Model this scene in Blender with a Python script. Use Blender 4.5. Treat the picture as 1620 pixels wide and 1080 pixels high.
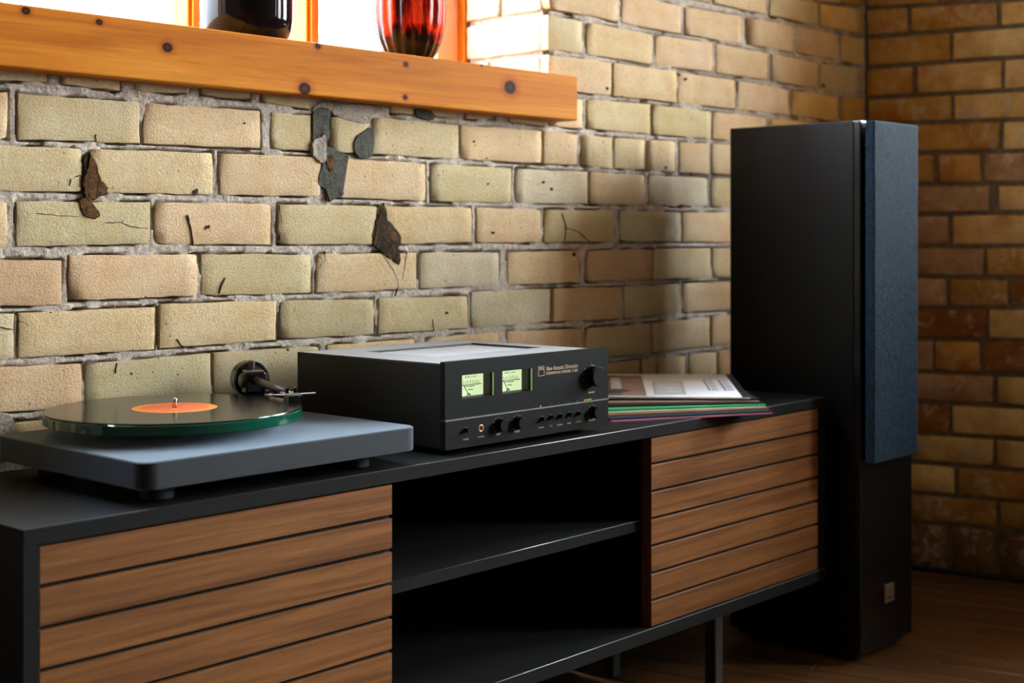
import bpy, bmesh, math, random
from mathutils import Vector, Matrix, noise

# ------------------------------------------------------------------ reset
for o in list(bpy.data.objects):
    bpy.data.objects.remove(o, do_unlink=True)
SC = bpy.context.scene
COL = SC.collection
random.seed(7)
R = math.radians

# ------------------------------------------------------------------ camera
F_PX, HOR, YAW, CAM_H = 2200.0, 380.0, R(43.6), 0.862
SN, CS = math.sin(YAW), math.cos(YAW)
cam_d = bpy.data.cameras.new('camera')
cam = bpy.data.objects.new('camera', cam_d)
COL.objects.link(cam)
cam.location = (0, 0, CAM_H)
cam.rotation_euler = (R(90), 0, YAW - R(90))
cam_d.sensor_width = 36.0
cam_d.lens = F_PX / 1620.0 * 36.0
cam_d.shift_y = -(540.0 - HOR) / 1620.0
cam_d.clip_start = 0.05
cam_d.dof.use_dof = True
cam_d.dof.focus_distance = 2.12
cam_d.dof.aperture_fstop = 4.0
SC.camera = cam

# ------------------------------------------------------------------ world
W = bpy.data.worlds.new('sky')
SC.world = W
W.use_nodes = True
wn = W.node_tree
wn.nodes.clear()
wo = wn.nodes.new('ShaderNodeOutputWorld')
wb = wn.nodes.new('ShaderNodeBackground')
tc = wn.nodes.new('ShaderNodeTexCoord')
sp = wn.nodes.new('ShaderNodeSeparateXYZ')
cr = wn.nodes.new('ShaderNodeValToRGB')
mr = wn.nodes.new('ShaderNodeMapRange')
mr.inputs['From Min'].default_value = -0.3
mr.inputs['From Max'].default_value = 1.0
cr.color_ramp.elements[0].position = 0.0
cr.color_ramp.elements[0].color = (0.22, 0.20, 0.17, 1)
cr.color_ramp.elements[1].position = 1.0
cr.color_ramp.elements[1].color = (0.68, 0.82, 1.0, 1)
e = cr.color_ramp.elements.new(0.23); e.color = (0.40, 0.41, 0.42, 1)
e = cr.color_ramp.elements.new(0.55); e.color = (0.61, 0.66, 0.72, 1)
wn.links.new(tc.outputs['Generated'], sp.inputs[0])
wn.links.new(sp.outputs['Z'], mr.inputs['Value'])
wn.links.new(mr.outputs[0], cr.inputs[0])
wn.links.new(cr.outputs[0], wb.inputs['Color'])
wb.inputs['Strength'].default_value = 134.0
wn.links.new(wb.outputs[0], wo.inputs[0])

# ------------------------------------------------------------------ view
vs = SC.view_settings
vs.view_transform = 'Standard'
vs.look = 'None'
vs.gamma = 1.0
vs.use_curve_mapping = False
vs.exposure = 0.0

# ------------------------------------------------------------------ layout constants
YW = 1.89                      # brick face of the back wall
TZ = 0.542                     # top of the console
def ray(u, v):                 # pixel -> direction with unit depth
    k = (u - 810.0) / F_PX
    return Vector((CS + k * SN, SN - k * CS, -(v - HOR) / F_PX))
ORI = Vector((0, 0, CAM_H))
def on_y(u, v, y): d = ray(u, v); return ORI + d * (y / d.y)
def on_x(u, v, x): d = ray(u, v); return ORI + d * (x / d.x)
def on_z(u, v, z): d = ray(u, v); return ORI + d * ((z - CAM_H) / d.z)
CORNER = on_y(1368, 380, YW); CORNER.z = 0
RDIR = Vector((0.2351, -0.9720, 0)).normalized()      # right wall, from the corner into the room
RN = Vector((RDIR.y, -RDIR.x, 0))                     # its normal towards the room
if RN.x > 0: RN = -RN
def on_r(u, v):
    d = ray(u, v)
    return ORI + d * ((CORNER - ORI).dot(RN) / d.dot(RN))

# daylight portals in the two window openings (they only guide sampling of the sky)
W1 = dict(x0=0.25, x1=on_y(867, 60, YW).x, z0=1.172, z1=2.68, y=2.13)
RWIN = [dict(t0=0.54, t1=1.34, z0=1.16, z1=2.62), dict(t0=1.80, t1=3.00, z0=1.05, z1=2.62), dict(t0=3.45, t1=4.40, z0=1.05, z1=2.62)]   # windows of the right wall
def portal(name, loc, direction, sx, sy):
    l = bpy.data.lights.new(name, 'AREA'); l.shape = 'RECTANGLE'; l.size = sx; l.size_y = sy
    l.cycles.is_portal = True
    o = bpy.data.objects.new(name, l); COL.objects.link(o)
    o.location = loc; o.rotation_euler = Vector(direction).to_track_quat('-Z', 'Z').to_euler()
    return o
portal('window_daylight', ((W1['x0'] + W1['x1']) / 2, W1['y'] + 0.10, (W1['z0'] + W1['z1']) / 2), (0, -1, 0), W1['x1'] - W1['x0'], W1['z1'] - W1['z0'])
for w_ in RWIN:
    pc = CORNER + RDIR * ((w_['t0'] + w_['t1']) / 2) - RN * 0.34 + Vector((0, 0, (w_['z0'] + w_['z1']) / 2))
    portal('window_daylight', pc, RN, w_['t1'] - w_['t0'], w_['z1'] - w_['z0'])

# ------------------------------------------------------------------ material helpers
def srgb(r, g, b):
    f = lambda c: c / 12.92 if c <= 0.04045 else ((c + 0.055) / 1.055) ** 2.4
    return (f(r), f(g), f(b), 1.0)
class NT:
    def __init__(s, name):
        s.m = bpy.data.materials.new(name); s.m.use_nodes = True
        s.t = s.m.node_tree; s.b = s.t.nodes['Principled BSDF']; s.out = s.t.nodes['Material Output']
    def n(s, kind, **kw):
        nd = s.t.nodes.new('ShaderNode' + kind)
        for k, v in kw.items(): setattr(nd, k, v)
        return nd
    def l(s, a, b): s.t.links.new(a, b)
    def coord(s, which='Object', scale=(1, 1, 1), loc=None, rot=(0, 0, 0), rnd=0.0):
        t = s.n('TexCoord'); mp = s.n('Mapping')
        mp.inputs['Scale'].default_value = scale; mp.inputs['Rotation'].default_value = rot
        if loc: mp.inputs['Location'].default_value = loc
        s.l(t.outputs[which], mp.inputs['Vector'])
        if rnd:
            oi = s.n('ObjectInfo'); mu = s.n('Math', operation='MULTIPLY'); mu.inputs[1].default_value = rnd
            s.l(oi.outputs['Random'], mu.inputs[0])
            cb = s.n('CombineXYZ'); s.l(mu.outputs[0], cb.inputs[0]); s.l(mu.outputs[0], cb.inputs[1]); s.l(mu.outputs[0], cb.inputs[2])
            ad = s.n('VectorMath', operation='ADD'); s.l(mp.outputs[0], ad.inputs[0]); s.l(cb.outputs[0], ad.inputs[1])
            return ad.outputs[0]
        return mp.outputs[0]
    def noise(s, vec, scale, detail=4, rough=0.6, dist=0.0):
        nd = s.n('TexNoise'); nd.inputs['Scale'].default_value = scale; nd.inputs['Detail'].default_value = detail
        nd.inputs['Roughness'].default_value = rough; nd.inputs['Distortion'].default_value = dist
        s.l(vec, nd.inputs['Vector']); return nd.outputs['Fac']
    def ramp(s, fac, stops):
        nd = s.n('ValToRGB'); el = nd.color_ramp.elements
        el[0].position, el[0].color = stops[0]; el[1].position, el[1].color = stops[-1]
        for p, c in stops[1:-1]:
            x = el.new(p); x.color = c
        s.l(fac, nd.inputs[0]); return nd.outputs[0]
    def mix(s, fac, a, b, mode='MIX'):
        nd = s.n('MixRGB', blend_type=mode)
        for i, v in enumerate((fac, a, b)):
            if hasattr(v, 'links'): s.l(v, nd.inputs[i])
            elif i == 0: nd.inputs[0].default_value = v
            else: nd.inputs[i].default_value = v
        return nd.outputs[0]
    def bump(s, h, strength=0.5, dist=0.002, prev=None):
        nd = s.n('Bump'); nd.inputs['Strength'].default_value = strength; nd.inputs['Distance'].default_value = dist
        s.l(h, nd.inputs['Height'])
        if prev is not None: s.l(prev, nd.inputs['Normal'])
        return nd.outputs[0]
    def set(s, **kw):
        for k, v in kw.items():
            i = s.b.inputs[k.replace('_', ' ')]
            if hasattr(v, 'links'): s.l(v, i)
            else: i.default_value = v
        return s.m

def plain(name, col, rough=0.5, metal=0.0, spec=0.5, grain=0.04, bump=0.0, gscale=60, sheen=None):
    t = NT(name); c = t.coord('Object'); nz = t.noise(c, gscale, 3)
    dark = tuple(x * (1 - grain * 3) for x in col[:3]) + (1,)
    lite = tuple(min(1, x * (1 + grain * 3)) for x in col[:3]) + (1,)
    t.set(Base_Color=t.ramp(nz, [(0.3, dark), (0.7, lite)]), Roughness=rough, Metallic=metal, Specular_IOR_Level=spec)
    if sheen: t.set(Sheen_Weight=sheen[0], Sheen_Roughness=0.45, Sheen_Tint=sheen[1])
    if bump: t.set(Normal=t.bump(t.noise(c, gscale * 6, 2), bump, 0.0006))
    return t.m

def brick_mat(name, stain, stain_amt, pale_amt, pale_at=0.56):
    t = NT(name)
    oi = t.n('ObjectInfo')
    c = t.coord('Object', rnd=37.0)
    big = t.noise(c, 14, 5, 0.6)
    col = t.mix(t.ramp(big, [(0.35, (0, 0, 0, 1)), (0.75, (stain_amt,) * 3 + (1,))]), oi.outputs['Color'], stain, 'MULTIPLY')
    pale = t.noise(c, 22, 6, 0.7, 0.6)
    col = t.mix(t.ramp(pale, [(pale_at, (0, 0, 0, 1)), (pale_at + 0.13, (pale_amt,) * 3 + (1,))]), col, srgb(0.80, 0.72, 0.62))
    fine = t.noise(c, 260, 3, 0.7)
    col = t.mix(0.55, col, t.ramp(fine, [(0.3, (0.74, 0.72, 0.69, 1)), (0.5, (1, 1, 1, 1)), (0.8, (1.25, 1.25, 1.25, 1))]), 'MULTIPLY')
    vo = t.n('TexVoronoi'); vo.inputs['Scale'].default_value = 62; vo.inputs['Randomness'].default_value = 1.0
    t.l(c, vo.inputs['Vector'])
    pit = t.ramp(vo.outputs['Distance'], [(0.05, (0, 0, 0, 1)), (0.16, (1, 1, 1, 1))])
    gate = t.ramp(t.noise(c, 40, 2), [(0.54, (1, 1, 1, 1)), (0.6, (0, 0, 0, 1))])
    pitg = t.mix(1.0, pit, gate, 'LIGHTEN')
    col = t.mix(1.0, col, t.ramp(pitg, [(0, (0.45, 0.36, 0.26, 1)), (1, (1, 1, 1, 1))]), 'MULTIPLY')
    nb = t.bump(t.noise(c, 60, 4, 0.6), 0.5, 0.0022)
    nb = t.bump(t.noise(c, 330, 4, 0.75), 0.9, 0.0022, nb)
    nb = t.bump(pitg, 0.6, 0.0015, nb)
    nb = t.bump(fine, 0.8, 0.0014, nb)
    return t.set(Base_Color=col, Roughness=0.9, Specular_IOR_Level=0.2, Normal=nb)

def mortar_mat(name, ca, cb, scale=1.0):
    t = NT(name); c = t.coord('Object', scale=(scale,) * 3)
    a = t.noise(c, 40, 6, 0.7); b = t.noise(c, 220, 4, 0.7)
    col = t.mix(t.ramp(a, [(0.35, (0, 0, 0, 1)), (0.65, (1, 1, 1, 1))]), ca, cb)
    col = t.mix(0.8, col, t.ramp(b, [(0.32, (0.45, 0.43, 0.42, 1)), (0.55, (1, 1, 1, 1)), (0.8, (1.25, 1.25, 1.25, 1))]), 'MULTIPLY')
    nb = t.bump(a, 0.9, 0.006); nb = t.bump(b, 0.9, 0.0022, nb)
    return t.set(Base_Color=col, Roughness=0.95, Specular_IOR_Level=0.15, Normal=nb)

def wood_mat(name, c0, c1, c2, along, fine, rough=0.45, rnd=9.0, knots=(), spec=0.4, coat=0.0, contrast=1.0):
    """grain runs along object X"""
    t = NT(name); v = t.coord('Object', scale=along, rnd=rnd)
    w = t.noise(v, 1.0, 5, 0.6, 0.8)
    g = t.coord('Object', scale=fine, rnd=rnd)
    gg = t.noise(g, 1.0, 6, 0.7, 0.2)
    col = t.ramp(w, [(0.28, c0), (0.5, c1), (0.72, c2)])
    col = t.mix(0.55 * contrast, col, t.ramp(gg, [(0.3, (0.45, 0.40, 0.36, 1)), (0.52, (1, 1, 1, 1)), (0.8, (1.15, 1.12, 1.1, 1))]), 'MULTIPLY')
    if knots:
        tcn = t.n('TexCoord')
        for (kx, kz, kr) in knots:
            sb = t.n('VectorMath', operation='SUBTRACT'); t.l(tcn.outputs['Object'], sb.inputs[0]); sb.inputs[1].default_value = (kx, 0, kz)
            ml = t.n('VectorMath', operation='MULTIPLY'); t.l(sb.outputs[0], ml.inputs[0]); ml.inputs[1].default_value = (0.8, 0, 1)
            ln = t.n('VectorMath', operation='LENGTH'); t.l(ml.outputs[0], ln.inputs[0])
            halo = t.n('MapRange'); halo.inputs['From Min'].default_value = kr * 0.85; halo.inputs['From Max'].default_value = kr * 2.2
            t.l(ln.outputs['Value'], halo.inputs['Value'])
            hc = t.ramp(halo.outputs[0], [(0.0, (0.30, 0.14, 0.07, 1)), (0.25, (0.80, 0.66, 0.55, 1)), (1.0, (1, 1, 1, 1))])
            col = t.mix(1.0, col, hc, 'MULTIPLY')
            core = t.n('MapRange'); core.inputs['From Min'].default_value = kr * 0.85; core.inputs['From Max'].default_value = kr * 1.05
            t.l(ln.outputs['Value'], core.inputs['Value'])
            kn = t.ramp(ln.outputs['Value'], [(0.0, srgb(0.30, 0.16, 0.08)), (min(0.9, kr * 0.6), srgb(0.16, 0.07, 0.04)), (1.0, srgb(0.16, 0.07, 0.04))])
            col = t.mix(core.outputs[0], kn, col)
    nb = t.bump(gg, 0.25, 0.0006)
    t.set(Base_Color=col, Roughness=rough, Specular_IOR_Level=spec, Normal=nb)
    if coat: t.set(Coat_Weight=coat, Coat_Roughness=0.15)
    return t.m

M = {}
M['brick'] = brick_mat('buff_brick', srgb(0.93, 0.86, 0.76), 0.8, 0.3)
M['brick_r'] = brick_mat('amber_brick', srgb(0.80, 0.64, 0.44), 1.0, 0.8, 0.52)
M['mortar'] = mortar_mat('grey_mortar', srgb(0.73, 0.685, 0.63), srgb(0.87, 0.825, 0.77))
M['mortar_r'] = mortar_mat('brown_mortar', srgb(0.44, 0.37, 0.28), srgb(0.56, 0.48, 0.37))
M['cement'] = mortar_mat('dark_cement', srgb(0.30, 0.31, 0.28), srgb(0.40, 0.40, 0.36))
M['cement_l'] = mortar_mat('pale_cement', srgb(0.64, 0.60, 0.55), srgb(0.74, 0.70, 0.64))
M['broken'] = mortar_mat('broken_brick_core', srgb(0.22, 0.17, 0.12), srgb(0.48, 0.34, 0.20))
M['umber'] = mortar_mat('umber_hole', srgb(0.20, 0.16, 0.12), srgb(0.36, 0.29, 0.22))
M['crack'] = plain('crack_dark', srgb(0.20, 0.17, 0.13), 0.95)
M['plaster'] = plain('tan_plaster', srgb(0.24, 0.20, 0.16), 0.9, grain=0.03, gscale=8)
M['ceiling'] = plain('ceiling_board', srgb(0.40, 0.35, 0.30), 0.9, grain=0.03, gscale=8)
M['floorboard'] = wood_mat('pine_floorboard', srgb(0.26, 0.165, 0.075), srgb(0.35, 0.235, 0.115), srgb(0.42, 0.295, 0.155), (2.0, 30, 30), (6, 160, 160), 0.42, 11.0)
M['gapwood'] = plain('floor_gap', srgb(0.12, 0.08, 0.05), 0.9)
M['walnut'] = wood_mat('walnut_slat', srgb(0.33, 0.195, 0.095), srgb(0.455, 0.29, 0.15), srgb(0.55, 0.37, 0.20), (2.2, 46, 70), (16, 380, 800), 0.45, 23.0, contrast=0.9, spec=0.18)
M['walnut_edge'] = wood_mat('walnut_edge', srgb(0.32, 0.18, 0.11), srgb(0.38, 0.22, 0.13), srgb(0.42, 0.25, 0.15), (30, 30, 3), (160, 160, 9), 0.45, 3.0)
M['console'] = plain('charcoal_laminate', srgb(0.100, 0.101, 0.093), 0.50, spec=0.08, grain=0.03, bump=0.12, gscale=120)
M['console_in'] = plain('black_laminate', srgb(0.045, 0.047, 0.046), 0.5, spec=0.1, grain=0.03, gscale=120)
M['legmetal'] = plain('black_steel', srgb(0.12, 0.12, 0.12), 0.4, grain=0.02)
M['plinth'] = plain('satin_charcoal_lacquer', srgb(0.11, 0.11, 0.107), 0.58, spec=0.25, grain=0.02, sheen=(0.36, (0.62, 0.81, 1.0, 1)))  # blue of the skylight on the top put into the sheen tint
M['rubber'] = plain('black_rubber', srgb(0.06, 0.06, 0.06), 0.7)
M['black_gloss'] = plain('black_gloss', srgb(0.045, 0.045, 0.05), 0.18, grain=0.01)
M['chrome'] = plain('chrome', srgb(0.80, 0.80, 0.82), 0.15, metal=1.0, grain=0.01)
M['gunmetal'] = plain('gunmetal_tube', srgb(0.36, 0.34, 0.33), 0.35, metal=0.9, grain=0.02)
M['silver'] = plain('brushed_silver', srgb(0.78, 0.78, 0.80), 0.28, metal=1.0, grain=0.02)
M['copper'] = plain('copper_ring', srgb(0.86, 0.58, 0.40), 0.35, metal=0.35, grain=0.02)
M['print'] = plain('champagne_print', srgb(0.78, 0.66, 0.55), 0.5, grain=0.01)
M['amp'] = plain('amp_graphite', srgb(0.085, 0.087, 0.082), 0.5, spec=0.08, grain=0.02, bump=0.06, gscale=150)
M['amp_side'] = plain('amp_side_black', srgb(0.04, 0.04, 0.04), 0.5, grain=0.02)
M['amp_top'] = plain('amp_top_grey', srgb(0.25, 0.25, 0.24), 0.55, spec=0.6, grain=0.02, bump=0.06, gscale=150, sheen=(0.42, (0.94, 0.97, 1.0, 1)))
M['knob'] = plain('knob_black', srgb(0.06, 0.06, 0.062), 0.4, grain=0.01, spec=0.12)
M['spk'] = plain('speaker_black_satin', srgb(0.022, 0.026, 0.026), 0.40, spec=0.22, grain=0.02)
M['spk_baffle'] = plain('speaker_baffle', srgb(0.03, 0.034, 0.035), 0.22, spec=0.45, grain=0.02)
M['orange'] = plain('orange_label', srgb(0.93, 0.43, 0.22), 0.5, grain=0.02)
M['amber'] = plain('amber_label_ring', srgb(0.95, 0.55, 0.20), 0.5, grain=0.02)
M['cable'] = plain('black_cable', srgb(0.05, 0.05, 0.05), 0.6)
M['frame'] = wood_mat('pine_window_frame', srgb(0.72, 0.44, 0.12), srgb(0.82, 0.54, 0.17), srgb(0.88, 0.61, 0.23), (30, 30, 2.5), (160, 160, 7), 0.45, 5.0, spec=0.1)
M['peach'] = plain('pale_peach', srgb(0.93, 0.76, 0.64), 0.6, grain=0.01)  # even pale peach tone for the casement stile
M['dark_gap'] = plain('dark_gap', srgb(0.10, 0.07, 0.05), 0.9)

def emis(name, col, strength, base=None):
    t = NT(name); c = t.coord('Object'); nz = t.noise(c, 30, 2)
    cc = t.ramp(nz, [(0.3, tuple(x * 0.96 for x in col[:3]) + (1,)), (0.7, col)])
    t.set(Base_Color=base or col, Roughness=0.5, Emission_Color=cc, Emission_Strength=strength); return t.m
M['meter'] = emis('meter_backlit', srgb(0.88, 0.96, 0.74), 1.05, srgb(0.5, 0.55, 0.4))
M['meter_edge'] = emis('meter_light_edge', srgb(0.60, 0.72, 0.42), 0.40, srgb(0.3, 0.35, 0.2))
M['meter_ink'] = plain('meter_ink', srgb(0.25, 0.27, 0.16), 0.6)
M['meter_red'] = plain('meter_red_line', srgb(0.45, 0.30, 0.14), 0.6)
M['led_g'] = emis('led_green', srgb(0.65, 0.80, 0.20), 1.2)
M['led_r'] = emis('led_orange', srgb(0.95, 0.40, 0.12), 1.5)
M['led_off'] = plain('led_off', srgb(0.30, 0.32, 0.30), 0.4)

# vinyl: fine concentric grooves
t = NT('vinyl_record'); c = t.coord('Object')
wv = t.n('TexWave', wave_type='RINGS', rings_direction='Z'); wv.inputs['Scale'].default_value = 160; wv.inputs['Distortion'].default_value = 0.0
t.l(c, wv.inputs['Vector'])
M['vinyl'] = t.set(Base_Color=srgb(0.05, 0.05, 0.05), Roughness=0.17, Specular_IOR_Level=0.7, Normal=t.bump(wv.outputs['Fac'], 0.05, 0.0003))
# green glass
t = NT('green_glass'); nz = t.noise(t.coord('Object'), 20, 2)
M['gglass'] = t.set(Base_Color=t.ramp(nz, [(0.3, srgb(0.05, 0.31, 0.235)), (0.7, srgb(0.07, 0.35, 0.27))]), Roughness=0.04, IOR=1.5, Transmission_Weight=0.35, Specular_IOR_Level=0.6)
# pane: clear with a faint reflection
t = NT('window_glass'); t.t.nodes.remove(t.b)
tr = t.n('BsdfTransparent'); gl = t.n('BsdfGlossy'); gl.inputs['Roughness'].default_value = 0.02
tr.inputs['Color'].default_value = (0.96, 0.98, 0.98, 1)
fr = t.n('LayerWeight'); fr.inputs['Blend'].default_value = 0.5
pw_ = t.n('Math', operation='POWER'); pw_.inputs[1].default_value = 4.0; t.l(fr.outputs['Facing'], pw_.inputs[0])
ma_ = t.n('Math', operation='MULTIPLY_ADD'); ma_.inputs[1].default_value = 0.4; ma_.inputs[2].default_value = 0.02; t.l(pw_.outputs[0], ma_.inputs[0])
mx = t.n('MixShader'); t.l(ma_.outputs[0], mx.inputs[0]); t.l(tr.outputs[0], mx.inputs[1]); t.l(gl.outputs[0], mx.inputs[2]); t.l(mx.outputs[0], t.out.inputs[0])
M['pane'] = t.m
M['pane_dim'] = t.m.copy(); M['pane_dim'].name = 'dimmed_window_glass'
for nd in M['pane_dim'].node_tree.nodes:
    if nd.type == 'BSDF_TRANSPARENT': nd.inputs['Color'].default_value = (0.60, 0.62, 0.64, 1)     # grey tone added to dim the daylight, two faces each
# speaker cloth, blue of the reflected sky put into its colour
t = NT('sky_tinted_grille_cloth'); c = t.coord('Object')
n1 = t.noise(t.coord('Object', scale=(1, 1, 0.18)), 520, 3, 0.6); n2 = t.noise(t.coord('Object', scale=(0.12, 0.12, 1)), 520, 3, 0.6)
wv = t.mix(0.5, n1, n2)
col = t.ramp(wv, [(0.38, srgb(0.03, 0.048, 0.062)), (0.62, srgb(0.155, 0.22, 0.27))])
M['cloth'] = t.set(Base_Color=col, Roughness=0.8, Specular_IOR_Level=0.06, Normal=t.bump(wv, 0.5, 0.0008))
# perforated vent
t = NT('perforated_vent'); c = t.coord('Object')
vo = t.n('TexVoronoi'); vo.inputs['Scale'].default_value = 260; vo.inputs['Randomness'].default_value = 0.0; t.l(c, vo.inputs['Vector'])
M['vent'] = t.set(Base_Color=t.ramp(vo.outputs['Distance'], [(0.25, srgb(0.10, 0.10, 0.11)), (0.42, srgb(0.58, 0.60, 0.64))]), Roughness=0.5, Metallic=0.0, Sheen_Weight=0.4, Sheen_Roughness=0.45)

# ------------------------------------------------------------------ mesh helpers
def obj(name, bm, mat, parent=None, smooth=False, label=None, M4=None):
    me = bpy.data.meshes.new(name)
    bmesh.ops.recalc_face_normals(bm, faces=bm.faces)
    bm.to_mesh(me); bm.free()
    return obj_me(name, me, mat, parent, smooth, label, M4)
def obj_me(name, me, mat, parent=None, smooth=False, label=None, M4=None):
    if mat is not None and not me.materials: me.materials.append(mat if not isinstance(mat, str) else M[mat])
    if smooth:
        for p in me.polygons: p.use_smooth = True
    o = bpy.data.objects.new(name, me); COL.objects.link(o)
    if parent is not None: o.parent = parent
    if M4 is not None: o.matrix_local = M4
    if label: o['label'] = label
    return o
def empty(name, loc=(0, 0, 0), rz=0.0):
    o = bpy.data.objects.new(name, None); COL.objects.link(o)
    o.empty_display_size = 0.05
    o.location = loc; o.rotation_euler = (0, 0, rz); return o
def tag(o, label, cat, group=None):
    o['label'] = label; o['category'] = cat
    if group: o['group'] = group
    return o
def box_bm(x0, x1, y0, y1, z0, z1, bev=0.0, seg=2, bm=None):
    own = bm is None
    if own: bm = bmesh.new()
    vs_ = [bm.verts.new((x, y, z)) for x in (x0, x1) for y in (y0, y1) for z in (z0, z1)]
    q = lambda *i: bm.faces.new([vs_[k] for k in i])
    fs = [q(0, 1, 3, 2), q(4, 6, 7, 5), q(0, 4, 5, 1), q(2, 3, 7, 6), q(0, 2, 6, 4), q(1, 5, 7, 3)]
    if bev:
        es = list({e_ for f_ in fs for e_ in f_.edges})
        bmesh.ops.bevel(bm, geom=es, offset=bev, segments=seg, affect='EDGES', profile=0.5)
    return bm
def box(name, x0, x1, y0, y1, z0, z1, mat, parent=None, bev=0.0, label=None):
    return obj(name, box_bm(x0, x1, y0, y1, z0, z1, bev), mat, parent, label=label)
def lathe_bm(profile, seg=48, axis='z', cx=0, cy=0, cz=0, lobes=0, lobe_amp=0.0):
    bm = bmesh.new(); rings = []
    for (r, h) in profile:
        ring = []
        for i in range(seg):
            a = 2 * math.pi * i / seg
            rr = r * (1 + lobe_amp * (abs(math.cos(a * lobes / 2)) - 0.6)) if lobes else r
            p = (rr * math.cos(a), rr * math.sin(a), h)
            if axis == 'y': p = (p[0], h, p[1])
            if axis == 'x': p = (h, p[0], p[1])
            ring.append(bm.verts.new((p[0] + cx, p[1] + cy, p[2] + cz)))
        rings.append(ring)
    for a, b in zip(rings, rings[1:]):
        for i in range(seg):
            bm.faces.new((a[i], a[(i + 1) % seg], b[(i + 1) % seg], b[i]))
    bm.faces.new(rings[0]); bm.faces.new(rings[-1])
    return bm
def tube_bm(pts, r, seg=12, radii=None):
    bm = bmesh.new(); pts = [Vector(p) for p in pts]; rings = []
    for i, p in enumerate(pts):
        d = (pts[min(i + 1, len(pts) - 1)] - pts[max(i - 1, 0)]).normalized()
        up = Vector((0, 0, 1)) if abs(d.z) < 0.9 else Vector((1, 0, 0))
        a = d.cross(up).normalized(); b = d.cross(a)
        rr = radii[i] if radii else r
        rings.append([bm.verts.new(p + (a * math.cos(2 * math.pi * k / seg) + b * math.sin(2 * math.pi * k / seg)) * rr) for k in range(seg)])
    for a, b in zip(rings, rings[1:]):
        for k in range(seg): bm.faces.new((a[k], a[(k + 1) % seg], b[(k + 1) % seg], b[k]))
    bm.faces.new(rings[0]); bm.faces.new(rings[-1]); return bm
def rounded_slab_bm(w, d, z0, z1, r, seg=8, bev=0.0015):
    bm = bmesh.new(); pts = []
    for (cx, cy, a0) in ((w - r, d - r, 0), (r, d - r, 90), (r, r, 180), (w - r, r, 270)):
        for k in range(seg + 1):
            a = R(a0 + 90 * k / seg); pts.append((cx + r * math.cos(a), cy + r * math.sin(a)))
    cx, cy = w / 2, d / 2
    def ring(ins, z):
        return [bm.verts.new((x + (cx - x) / max(abs(cx - x), 1e-6) * min(ins, abs(cx - x)), y + (cy - y) / max(abs(cy - y), 1e-6) * min(ins, abs(cy - y)), z)) for x, y in pts]
    rs = [ring(bev, z0), ring(0, z0 + bev), ring(0, z1 - bev), ring(bev, z1)]
    n = len(pts)
    for a, b in zip(rs, rs[1:]):
        for i in range(n): bm.faces.new((a[i], a[(i + 1) % n], b[(i + 1) % n], b[i]))
    bm.faces.new(rs[0]); bm.faces.new(rs[-1]); return bm
def poly_bm(pts3, nrm, t):
    """flat polygon with thickness t along nrm (towards the viewer), bevelled rim"""
    bm = bmesh.new(); n = len(pts3); nrm = Vector(nrm)
    c = sum((Vector(p) for p in pts3), Vector()) / n
    a = [bm.verts.new(Vector(p)) for p in pts3]
    b = [bm.verts.new(c + (Vector(p) - c) * 0.90 + nrm * t) for p in pts3]
    for i in range(n): bm.faces.new((a[i], a[(i + 1) % n], b[(i + 1) % n], b[i]))
    bm.faces.new(b); bm.faces.new(a); return bm
def plate_holes_bm(w, h, t, holes):
    """plate in local x/z, front at y=0, depth t; rectangular holes (x0,x1,z0,z1)"""
    xs = sorted({0, w, *[v for q in holes for v in q[:2]]}); zs = sorted({0, h, *[v for q in holes for v in q[2:]]})
    bm = bmesh.new(); vd = {}
    def V(x, y, z):
        k = (round(x, 6), y, round(z, 6))
        if k not in vd: vd[k] = bm.verts.new((x, y, z))
        return vd[k]
    inside = lambda x, z: any(q[0] < x < q[1] and q[2] < z < q[3] for q in holes) or not (0 < x < w and 0 < z < h)
    for i in range(len(xs) - 1):
        for k in range(len(zs) - 1):
            xm, zm = (xs[i] + xs[i + 1]) / 2, (zs[k] + zs[k + 1]) / 2
            if inside(xm, zm): continue
            x0, x1, z0, z1 = xs[i], xs[i + 1], zs[k], zs[k + 1]
            bm.faces.new([V(x0, 0, z0), V(x1, 0, z0), V(x1, 0, z1), V(x0, 0, z1)])
            bm.faces.new([V(x0, t, z0), V(x0, t, z1), V(x1, t, z1), V(x1, t, z0)])
            for (ax, az, bx, bz, nx, nz) in ((x0, z0, x1, z0, xm, 2 * z0 - zm), (x0, z1, x1, z1, xm, 2 * z1 - zm), (x0, z0, x0, z1, 2 * x0 - xm, zm), (x1, z0, x1, z1, 2 * x1 - xm, zm)):
                ii = xs.index(x0) if nx == xm else None
                # neighbour cell centre test
                if nx == xm:
                    kk = k - 1 if nz < zm else k + 1
                    nb = (xm, (zs[kk] + zs[kk + 1]) / 2) if 0 <= kk < len(zs) - 1 else (xm, -1)
                else:
                    kk = i - 1 if nx < xm else i + 1
                    nb = ((xs[kk] + xs[kk + 1]) / 2, zm) if 0 <= kk < len(xs) - 1 else (-1, zm)
                if inside(*nb): bm.faces.new([V(ax, 0, az), V(bx, 0, bz), V(bx, t, bz), V(ax, t, az)])
    return bm
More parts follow.
